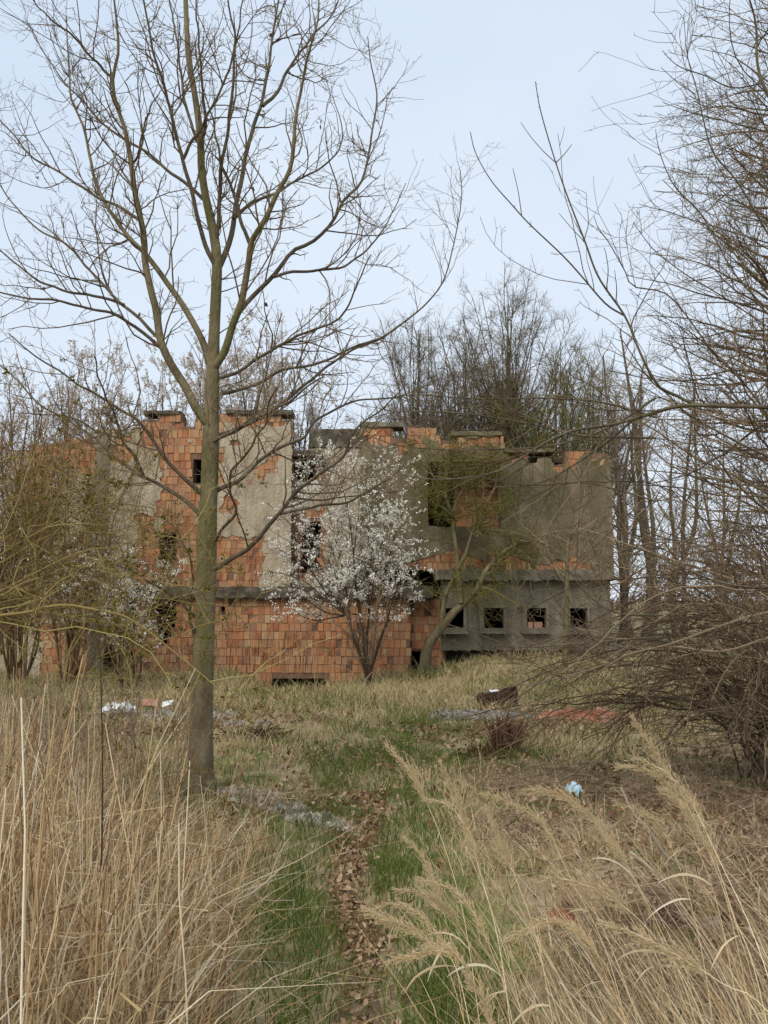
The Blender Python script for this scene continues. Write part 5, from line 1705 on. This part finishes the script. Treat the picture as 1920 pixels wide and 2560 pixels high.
def right_dry(x, y):
    edge = path_x(y) + 0.55 + 0.1 * snoise(y, y * 0, 1.7, 6)
    return np.clip((x - edge) / 0.3, 0, 1) * np.clip((4.2 - y) / 0.8, 0, 1)


def greenness(x, y):
    dpx = np.abs(x - path_x(y))
    gpath = np.exp(-((dpx - 0.30) / 0.22) ** 2) * np.clip((9.5 - y) / 3, 0, 1)
    patch = np.clip(0.45 + 1.5 * snoise(x, y, 0.9, 12), 0, 1) * np.exp(-((y - 8.4) / 2.8) ** 2) * np.exp(-((x - 0.2) / 2.4) ** 2)
    return np.clip(gpath * (0.85 + 0.4 * snoise(x, y, 2.0, 3)) + patch * 1.0 + 0.10, 0, 1)


def litterness(x, y):
    p_ = 0.55 * np.exp(-((x - path_x(y)) / 0.11) ** 2) * np.clip((7.2 - y) / 2, 0, 1)
    r_ = np.clip((x - 0.75) / 0.5, 0, 1) * np.clip((y - 3.4) / 0.6, 0, 1) * np.clip((8.5 - y) / 2.5, 0, 1)
    m_ = np.clip(0.45 + 1.1 * snoise(x, y, 0.9, 15), 0, 1) * np.exp(-((y - 9.8) / 2.4) ** 2)
    l_ = gauss(x, y, -0.55, 6.6, 0.5, 0.6)
    return np.clip(p_ + r_ * 0.95 + m_ * 0.8 + l_ * 0.9, 0, 1)


# meadow: tufts of short mixed grass everywhere
def on_rubble(x, y, g):
    k = np.zeros(len(x))
    for (u, v_, rx, ry, an_) in RUB:
        c_, s_ = math.cos(an_), math.sin(an_)
        dx, dy = x - u, y - v_
        k = np.maximum(k, np.exp(-(((dx * c_ + dy * s_) / rx) ** 2 + ((-dx * s_ + dy * c_) / ry) ** 2) ** 2))
    return g.random(len(x)) < 0.93 * k


def hollow(x, y):
    return (np.abs(x + 1.78) < 0.75) & (y > 15.6)


def tufts(x, y, per, rad, g):
    k = g.poisson(per, len(x))
    i = np.repeat(np.arange(len(x)), k)
    a = g.uniform(0, 2 * math.pi, len(i))
    r = rad * np.sqrt(g.random(len(i)))
    return i, x[i] + r * np.cos(a), y[i] + r * np.sin(a), a + g.normal(0, 0.5, len(i))


b = Buf()
cx_, cy_ = scatter(12600, 2.2, 17.3, g, pw=0.55)
ok = clear_of_walls(cx_, cy_) & (g.random(len(cx_)) > 0.80 * litterness(cx_, cy_)) & (g.random(len(cx_)) > 0.97 * np.exp(-((cx_ - path_x(cy_) - 0.03 * snoise(cy_, cy_ * 0, 4, 2)) / 0.07) ** 4) * (cy_ < 6.0)) & ~on_rubble(cx_, cy_, g)
cx_, cy_ = cx_[ok], cy_[ok]
th = (0.07 + 0.11 * g.random(len(cx_)) ** 1.4) * (1 + 0.45 * snoise(cx_, cy_, 1.2, 5)) * np.where(cy_ > 11, 1.35, 0.95)
th = np.where(hollow(cx_, cy_), 0.04, th)
farg = np.clip(0.40 + 0.7 * snoise(cx_, cy_, 0.8, 20), 0, 1) * (cy_ > 9) * 0.6
tg = np.clip(np.maximum(greenness(cx_, cy_), farg), 0, 1)
i, x, y, da = tufts(cx_, cy_, 9.0, 0.075, g)
n = len(x)
isg = g.random(n) < np.clip(tg[i] * 1.15 + 0.04, 0, 1)
vc = np.where(isg, 0.06 + 0.40 * g.random(n), 0.52 + 0.48 * g.random(n))
hh = th[i] * (0.55 + 0.75 * g.random(n))
long_ = g.random(n) < 0.035
hh = np.where(long_ & ~hollow(x, y), hh * 2.2, hh)
blades(b, withz(x, y), hh, 0.25 + 0.95 * g.random(n) ** 1.2, (0.0016 + 0.00026 * y) * (0.75 + 0.6 * g.random(n)), 3, vc, g, dirs=da)
tag(b.build('meadow_grass', M['meadow']), 'short tufted meadow grass, straw-coloured mixed with green', 'grass', kind='stuff')

# lush green grass beside the path
b = Buf()
x, y = scatter(60000, 2.3, 10.5, g, pw=1.1)
gr = greenness(x, y)
lush = np.clip(0.55 + 0.9 * snoise(x, y, 1.6, 31), 0, 1) * np.exp(-((np.abs(x - path_x(y)) - 0.31) / 0.19) ** 2) + np.clip(snoise(x, y, 0.95, 12) - 0.1, 0, 1) * np.exp(-((y - 8.6) / 1.6) ** 2) * np.exp(-((x - 0.3) / 1.8) ** 2)
ok = (g.random(len(x)) < lush * 1.0)
x, y = x[ok], y[ok]
hh = (0.09 + 0.13 * g.random(len(x))) * (1 + 0.35 * snoise(x, y, 2.2, 7))
blades(b, withz(x, y), hh, 0.2 + 0.7 * g.random(len(x)), (0.0017 + 0.00015 * y) * (0.7 + 0.6 * g.random(len(x))), 5, g.random(len(x)), g)
tag(b.build('green_grass', M['green_grass']), 'lush green grass growing along both sides of the path', 'grass', kind='stuff')

# tall dry grass on the left: tall close by and at the far left, lower towards path and ruin
def tall_left(x, y):
    k = np.interp(-(x / y), [0.06, 0.2, 0.34, 0.45], [0.36, 0.27, 0.20, 0.13])
    return np.clip(1.6 - k * y - ground_z(x, y), 0.14, 1.15)


b = Buf()
cx_, cy_ = scatter(5600, 1.5, 9.5, g, pw=1.0)
ok = ~on_rubble(cx_, cy_, g) & (g.random(len(cx_)) < left_dry(cx_, cy_) * np.clip(0.75 + 0.6 * snoise(cx_, cy_, 2.0, 44), 0.15, 1))
cx_, cy_ = cx_[ok], cy_[ok]
tone = g.normal(0, 0.13, len(cx_))
tsz = 0.55 + 0.6 * g.random(len(cx_))
i, x, y, da = tufts(cx_, cy_, 8.0, 0.07, g)
n = len(x)
hh = np.clip(tall_left(x, y) * tsz[i] * (0.35 + 0.65 * g.random(n)), 0.06, 1.2)
blades(b, withz(x, y), hh, 0.15 + 1.1 * g.random(n) ** 1.5, (0.0026 + 0.00022 * y) * (0.4 + 1.0 * g.random(n)), 6, np.clip(tone[i] + 0.12 + 0.85 * g.random(n), 0, 1), g, droop=1.0, dirs=da)
# bent and broken blades lying across one another
x, y = scatter(11000, 1.5, 8.5, g, pw=1.0)
ok = g.random(len(x)) < left_dry(x, y)
x, y = x[ok], y[ok]
n = len(x)
z = tall_left(x, y) * (0.05 + 0.6 * g.random(n) ** 1.3)
c0 = withz(x, y) + np.stack([np.zeros(n), np.zeros(n), z], -1)
d1 = norm(g.normal(0, 1, (n, 3)) * [1, 1, 0.75])
d2 = norm(d1 + g.normal(0, 0.55, (n, 3)) + [0, 0, -0.35])
L1, L2 = (0.05 + 0.16 * g.random(n))[:, None], (0.04 + 0.14 * g.random(n))[:, None]
pts = np.stack([c0 - d1 * L1, c0 - d1 * L1 * 0.4, c0, c0 + d2 * L2 * 0.6, c0 + d2 * L2], 1)
gz = ground_z(pts[:, :, 0], pts[:, :, 1]) + 0.01
pts[:, :, 2] = np.maximum(pts[:, :, 2], gz)
b.ribbons(pts, (0.0023 + 0.0002 * y)[:, None] * (0.5 + 0.9 * g.random(n))[:, None] * np.array([0.6, 1, 1, 0.8, 0.2])[None], norm(g.normal(0, 1, (n, 3))), np.clip(0.1 + 0.9 * g.random(n), 0, 1))
tag(b.build('dry_grass', M['straw']), 'tall tangled straw-coloured dry grass left of the path', 'grass', kind='stuff')
# stems standing above it
b = Buf()
x, y = scatter(5200, 1.5, 8.5, g, pw=1.1)
ok = (g.random(len(x)) < left_dry(x, y) * np.clip(0.30 + 0.9 * np.clip(-(x / y) - 0.05, 0, 1), 0, 1))
x, y = x[ok], y[ok]
n = len(x)
hh = np.clip(tall_left(x, y) * (0.7 + 0.55 * g.random(n)), 0.15, 1.5)
a = g.uniform(0, 2 * math.pi, n)
ln = 0.03 + 0.5 * g.random(n) ** 2.2
t = np.linspace(0, 1, 6)
kink = (g.random(n) < 0.22) & (y > 2.4)
ln = np.where(y < 2.3, ln * 0.35, ln)
tk = t[None] * np.ones((n, 1))
zk = np.where(kink[:, None] & (tk > 0.62), 0.62 - (tk - 0.62) * g.uniform(-0.3, 1.0, n)[:, None], tk)
hk = (hh * ln)[:, None] * tk ** 1.4 + np.where(kink[:, None] & (tk > 0.62), (tk - 0.62) * hh[:, None] * 0.9, 0)
pts = withz(x, y)[:, None, :] + np.stack([np.cos(a)[:, None] * hk, np.sin(a)[:, None] * hk, hh[:, None] * zk], -1)
pts += g.normal(0, 0.007, pts.shape) * t[None, :, None]
b.tubes(pts, (0.0014 + 0.0018 * g.random(n))[:, None] * np.linspace(1, 0.55, 6)[None], 4, np.clip(0.05 + 0.95 * g.random(n), 0, 1))
tag(b.build('dry_stalks', M['straw_stem']), 'upright pale dry stalks standing above the grass at left', 'grass', kind='stuff')
t = np.linspace(0, 1, 5)
# mauve-brown feathery seed stalks further left
b = Buf()
x = g.uniform(-4.4, -1.3, 800)
y = g.uniform(4.2, 8.0, 800)
ok = (x / y > -0.56) & (x / y < -0.20) & (g.random(800) < np.clip(0.5 + snoise(x, y, 1.3, 50), 0, 1))
x, y = x[ok], y[ok]
n = len(x)
hh = 0.6 + 0.4 * g.random(n)
a = g.uniform(0, 2 * math.pi, n)
pts = withz(x, y)[:, None, :] + np.stack([np.cos(a)[:, None] * 0.14 * t ** 1.6, np.sin(a)[:, None] * 0.14 * t ** 1.6, hh[:, None] * t[None]], -1)
b.tubes(pts, np.full((n, 5), 0.0018), 3, g.random(n))
q1, s1 = grow(pts, np.full((n, 5), 0.0018), 36, 0.55, 40, 0.12, 3, 0.25, 0.0, ratio=0.9, rmax=0.002, rmin=0.0016, seedn=g)
b.tubes(q1, s1, 3, g.random(len(q1)))
tag(b.build('seed_stalks', M['heath']), 'mauve-brown feathery seed stalks behind the dry grass at left', 'grass', kind='stuff')

# dry grass at the right and lower right
b = Buf()
cx_, cy_ = scatter(9000, 1.6, 6.2, g, pw=1.3)
rd = 0.8 * np.clip((cx_ - path_x(cy_) - 0.5 - 0.1 * snoise(cy_, cy_ * 0, 1.7, 6)) / 0.25, 0, 1) * (np.clip((3.0 - cy_) / 0.6, 0, 1) + 0.14 * (cy_ < 6))
rd *= np.clip(0.7 + 0.75 * snoise(cx_, cy_, 2.3, 60), 0.12, 1)
ok = g.random(len(cx_)) < rd
cx_, cy_ = cx_[ok], cy_[ok]
tone = g.normal(0, 0.12, len(cx_))
i, x, y, da = tufts(cx_, cy_, 11.0, 0.06, g)
n = len(x)
hh = (0.14 + 0.36 * g.random(n)) * np.clip(0.85 + 0.5 * (2.5 - y), 0.5, 1.5)
blades(b, withz(x, y), np.clip(hh, 0.06, 0.75), 0.25 + 1.0 * g.random(n) ** 1.3, (0.0017 + 0.00018 * y) * (0.5 + 0.9 * g.random(n)), 6, np.clip(tone[i] + 0.3 + 0.7 * g.random(n), 0, 1), g, droop=1.0, dirs=g.normal(math.pi, 1.1, n))
tag(b.build('dry_grass', M['straw']), 'pale dry grass leaning left at the lower right under the reeds', 'grass', kind='stuff')
# matted dead stalks over the litter on the right
b = Buf()
n = 16000
y = 3.0 + 4.6 * g.random(n) ** 1.1
x = 0.45 + (0.6 * y - 0.45) * g.random(n)
ok = g.random(n) < np.clip(0.55 + 0.8 * snoise(x, y, 1.4, 66), 0.05, 1) * np.clip((x - 0.5) / 0.4, 0, 1)
x, y = x[ok], y[ok]
n = len(x)
c0 = withz(x, y, 0.015) + np.stack([np.zeros(n), np.zeros(n), 0.16 * g.random(n) ** 2], -1)
d1 = norm(g.normal(0, 1, (n, 3)) * [1, 1, 0.35])
d2 = norm(d1 + g.normal(0, 0.45, (n, 3)))
L1, L2 = (0.05 + 0.15 * g.random(n))[:, None], (0.04 + 0.12 * g.random(n))[:, None]
pts = np.stack([c0 - d1 * L1, c0, c0 + d2 * L2 * 0.5, c0 + d2 * L2], 1)
pts[:, :, 2] = np.maximum(pts[:, :, 2], ground_z(pts[:, :, 0], pts[:, :, 1]) + 0.006)
b.ribbons(pts, (0.0012 + 0.0002 * y)[:, None] * (0.5 + 0.9 * g.random(n))[:, None] * np.array([0.6, 1, 0.8, 0.25])[None], norm(g.normal(0, 1, (n, 3))), g.random(n))
tag(b.build('stalk_mat', M['heath']), 'matted grey-brown dead stalks over the litter behind the reeds', 'grass', kind='stuff')

# fallen leaves
b = Buf()
x, y = scatter(52000, 2.3, 14.0, g, pw=0.9)
li = litterness(x, y)
ok = (g.random(len(x)) < np.clip(li * 0.75 + 0.05, 0, 1)) & clear_of_walls(x, y)
x, y = x[ok], y[ok]
py_ = 2.3 + 4.6 * g.random(5200) ** 1.1
pk_ = np.clip(0.42 + 0.6 * snoise(py_, py_ * 0, 2.6, 9), 0.08, 1) > g.random(5200)
px_ = path_x(py_) + g.normal(0, 0.052, 5200) * (1 + 0.5 * (py_ > 5))
x, y = np.concatenate([x, px_[pk_]]), np.concatenate([y, py_[pk_]])
n = len(x)
s = (0.009 + 0.024 * g.random(n) ** 1.6) * np.clip(0.6 + 0.10 * y, 0.8, 1.7)
a = g.uniform(0, 2 * math.pi, n)
c0 = withz(x, y, 0.012) + np.stack([np.zeros(n), np.zeros(n), 0.03 * g.random(n)], -1)
nrm = norm(np.stack([g.normal(0, 0.7, n), g.normal(0, 0.7, n), np.ones(n)], -1))
u = norm(np.cross(nrm, np.stack([np.cos(a), np.sin(a), np.zeros(n)], -1)))
v_ = np.cross(nrm, u)
outl = [(-1.0, 0.0, 0.15), (-0.45, 0.42, 0.28), (0.05, 0.36, 0.22), (0.5, 0.5, 0.34), (1.0, 0.05, 0.30), (0.5, -0.42, 0.30), (0.0, -0.34, 0.24), (-0.5, -0.40, 0.26)]
cu = (0.5 + 2.2 * g.random(n))[:, None]
ring = np.stack([c0 + s[:, None] * (p_[0] * u * (0.85 + 0.3 * g.random((n, 1))) + p_[1] * v_ * (0.7 + 0.6 * g.random((n, 1))) + p_[2] * nrm * cu) for p_ in outl], 1)
vv = np.concatenate([c0[:, None, :], ring], 1)
ft = np.array([[0, i + 1, (i + 1) % 8 + 1] for i in range(8)])
b.add(vv.reshape(-1, 3), (np.arange(n)[:, None, None] * 9 + ft[None]).reshape(-1, 3), np.repeat(g.random(n), 9))
LEAVES = n
tag(b.build('leaf_litter', M['litter']), 'curled brown fallen leaves lying on the path and ground', 'leaves', kind='stuff')

# ------------------------------------------------------------------ feathery reeds at the lower right
def K3(pts):
    return [(1220 + x / 2.304, 1600 + y / 2.304) for x, y in pts]


reeds = [
    # plume (tip first) then stalk towards the ground, distance, label
    (K3([(840, 460), (900, 550), (980, 680), (1100, 860), (1240, 1150), (1400, 1600)]), 0.42, 2.7, 'reed whose slim plume stands highest of all'),
    (K3([(730, 735), (850, 735), (970, 780), (1080, 880), (1200, 1180), (1350, 1650)]), 0.42, 2.55, 'reed with the bushy plume bending left just under the highest one'),
    (K3([(825, 680), (940, 710), (1050, 780), (1150, 900), (1300, 1200), (1620, 1960)]), 0.38, 2.35, 'reed with a long thick plume arching above the white leaf blades'),
    (K3([(1010, 860), (1120, 960), (1220, 1110), (1310, 1270), (1420, 1600), (1560, 2000)]), 0.42, 2.45, 'reed with broad loose plume right of the white leaf blades'),
    (K3([(215, 870), (320, 870), (430, 890), (560, 980), (690, 1110), (900, 1500), (1100, 2000)]), 0.45, 2.75, 'reed with a long plume bowing left beside the blue scrap'),
    (K3([(480, 930), (560, 990), (640, 1060), (720, 1160), (960, 1600), (1160, 2080)]), 0.38, 2.7, 'reed with a short plume hugging the blue scrap from below'),
    (K3([(-20, 890), (90, 920), (210, 980), (330, 1080), (480, 1380), (700, 1850)]), 0.45, 2.75, 'reed with a fluffy pale plume left of the blue scrap'),
    (K3([(750, 945), (830, 965), (920, 1020), (1020, 1120), (1150, 1450), (1250, 1900)]), 0.4, 2.85, 'reed with thin drooping plume below the white leaf blades'),
    (K3([(330, 1375), (430, 1375), (560, 1410), (720, 1485), (950, 1700), (1200, 2100)]), 0.42, 2.4, 'reed with low plume lying nearly flat over the dark clods'),
    (K3([(670, 1640), (800, 1670), (950, 1740), (1130, 1840), (1350, 1980), (1700, 2250)]), 0.5, 1.95, 'reed with the large sharp plume lying low in front of the pale stone'),
    (K3([(90, 1735), (200, 1680), (320, 1630), (450, 1635), (620, 1800), (760, 2100)]), 0.45, 2.2, 'reed whose plume hooks over and droops to the left'),
    (K3([(0, 1000), (30, 1080), (70, 1160), (170, 1400), (300, 1800)]), 0.4, 2.8, 'reed with small upright plume under the fluffy pale one'),
    (Hh([(850, 610), (920, 690), (1000, 780), (1060, 900), (1180, 1200), (1300, 1650)]), 0.45, 3.1, 'reed with thin faint plume farthest up the green strip'),
    (Hh([(1150, 700), (1190, 790), (1230, 880), (1300, 1050), (1420, 1450), (1520, 1900)]), 0.4, 3.0, 'reed with thin upright plume right of the faint one'),
    (Hh([(1075, 920), (1160, 930), (1240, 990), (1310, 1110), (1400, 1400), (1500, 1800)]), 0.42, 2.8, 'reed with a nodding plume over the leaf litter by the path'),
    (Hh([(950, 1140), (1000, 1190), (1060, 1270), (1150, 1500), (1250, 1900)]), 0.4, 2.8, 'reed with the short stubby plume closest to the path'),
    (Hh([(780, 1545), (870, 1520), (970, 1540), (1080, 1620), (1200, 1800), (1300, 2100)]), 0.45, 2.5, 'reed with a plume curling left over the path edge'),
    (Hh([(720, 1560), (850, 1610), (980, 1660), (1120, 1780), (1250, 2050)]), 0.45, 2.4, 'reed with a thin straight plume pointing at the path'),
    (Hh([(1050, 1385), (1140, 1400), (1240, 1450), (1340, 1560), (1450, 1800), (1560, 2150)]), 0.42, 2.5, 'reed with a full plume in the middle of the reed bed'),
    (Hh([(900, 1440), (1000, 1450), (1110, 1490), (1230, 1600), (1350, 1850)]), 0.42, 2.6, 'reed with a flat plume above the curling one'),
    (Hh([(860, 1850), (980, 1820), (1090, 1790), (1200, 1800), (1330, 1920), (1420, 2150)]), 0.45, 2.2, 'reed with a plume lying level low over the green grass'),
    (Hh([(1280, 1850), (1320, 1940), (1360, 2030), (1440, 2200)]), 0.5, 1.9, 'reed with an upright plume at the bottom edge of the reed bed'),
]
g = np.random.default_rng(77)
for px, fr, Y0, lab in reeds:
    root = thing('feathery_reed', lab + ', lower right', 'reed', 'feathery reeds at the lower right')
    w3 = pixline(px, Y0, g.uniform(-0.15, 0.1))
    # run the stalk on down to the ground
    d = norm(w3[-1] - w3[-2])
    gz = float(ground_z(w3[-1, 0], w3[-1, 1]))
    if w3[-1, 2] > gz:
        k = (w3[-1, 2] - gz) / max(-d[2], 0.55)
        foot = w3[-1] + np.array([d[0] * 0.5, d[1] * 0.5, 0]) * k
        foot[2] = gz - 0.02
        w3 = np.concatenate([w3, foot[None]])
    else:
        w3[-1, 2] = gz - 0.02
    l = smooth_line(w3, 40)[::-1]
    b = Buf()
    b.tubes(l[None], np.linspace(0.0019, 0.0007, 40)[None], 5, [g.uniform(0.55, 0.95)])
    b.build('stem', M['straw_stem'], root)
    seg = np.concatenate([[0], np.cumsum(np.linalg.norm(np.diff(l, axis=0), axis=1))])
    pl = 0.20 + 0.11 * g.random()
    t0 = max(0.25, 1 - pl / seg[-1])
    lt = resample(l[int(t0 * 39):], 20)
    sz = 0.6 + 0.4 * g.random()
    q1, s1 = grow(lt[None], np.full((1, 20), 0.001), 300 / pl * 0.45, 0.0, 21, 0.080 * sz, 4, 0.07, -0.02, ratio=0.6, rmax=0.0007, rmin=0.0006, taper=0.8, shrink=0.65, lenvar=0.5, seedn=g)
    q2, s2 = grow(q1, s1, 170, 0.15, 26, 0.012, 2, 0.05, -0.02, ratio=1, rmax=0.0009, rmin=0.0009, taper=0.4, lenvar=0.4, seedn=g)
    b = Buf()
    b.ribbons(q1, np.full(q1.shape[:2], 0.0007), norm(g.normal(0, 1, (len(q1), 3))), g.random(len(q1)) * 0.6)
    b.ribbons(q2, np.full(q2.shape[:2], 0.0012) * [1.0, 0.35], norm(g.normal(0, 1, (len(q2), 3))), 0.3 + 0.7 * g.random(len(q2)))
    b.build('plume', M['plume'], root)
    # one or two dry leaf blades leaving the stalk
    for k in range(g.integers(1, 3)):
        i = int(g.uniform(0.15, 0.65) * 39)
        d = norm(np.array([g.normal(-0.7, 0.6), g.normal(0, 0.4), 0.5]))
        n_ = 8
        pp = [l[i]]
        for j in range(n_ - 1):
            d = norm(d + np.array([0, 0, -0.22]) + g.normal(0, 0.06, 3))
            pp.append(pp[-1] + d * 0.026)
        pp = np.array(pp)[None]
        b = Buf()
        b.ribbons(pp, (0.0048 * np.array([0.5, 0.9, 1, 1, 0.9, 0.7, 0.45, 0.1]))[None], norm(np.array([[g.normal(), g.normal(), 0.6]])), np.array([g.uniform(0.8, 1.0)]))
        b.build('leaf_blade', M['straw'], root)

# plain leaning stalks among the reeds
b = Buf()
n = 620
x = 0.42 + 1.5 * g.random(n) ** 0.8
y = 1.75 + 1.4 * g.random(n) ** 1.4
ok = (x / y < 0.62) & (x > 0.28 + 0.1 * (y - 2))
x, y = x[ok], y[ok]
n = len(x)
hh = 0.35 + 0.55 * g.random(n)
a = g.normal(math.pi, 0.45, n)
ln = 0.25 + 0.45 * g.random(n)
t = np.linspace(0, 1, 6)
pts = withz(x, y)[:, None, :] + np.stack([np.cos(a)[:, None] * (hh * ln)[:, None] * t ** 1.3, np.sin(a)[:, None] * (hh * ln)[:, None] * t ** 1.3, hh[:, None] * (t - 0.1 * t ** 3)[None]], -1)
b.tubes(pts, (0.0011 + 0.0009 * g.random(n))[:, None] * np.linspace(1, 0.45, 6)[None], 3, np.clip(0.4 + 0.6 * g.random(n), 0, 1))
tag(b.build('reed_stalks', M['straw_stem']), 'plain pale stalks leaning left among the reeds', 'grass', kind='stuff')
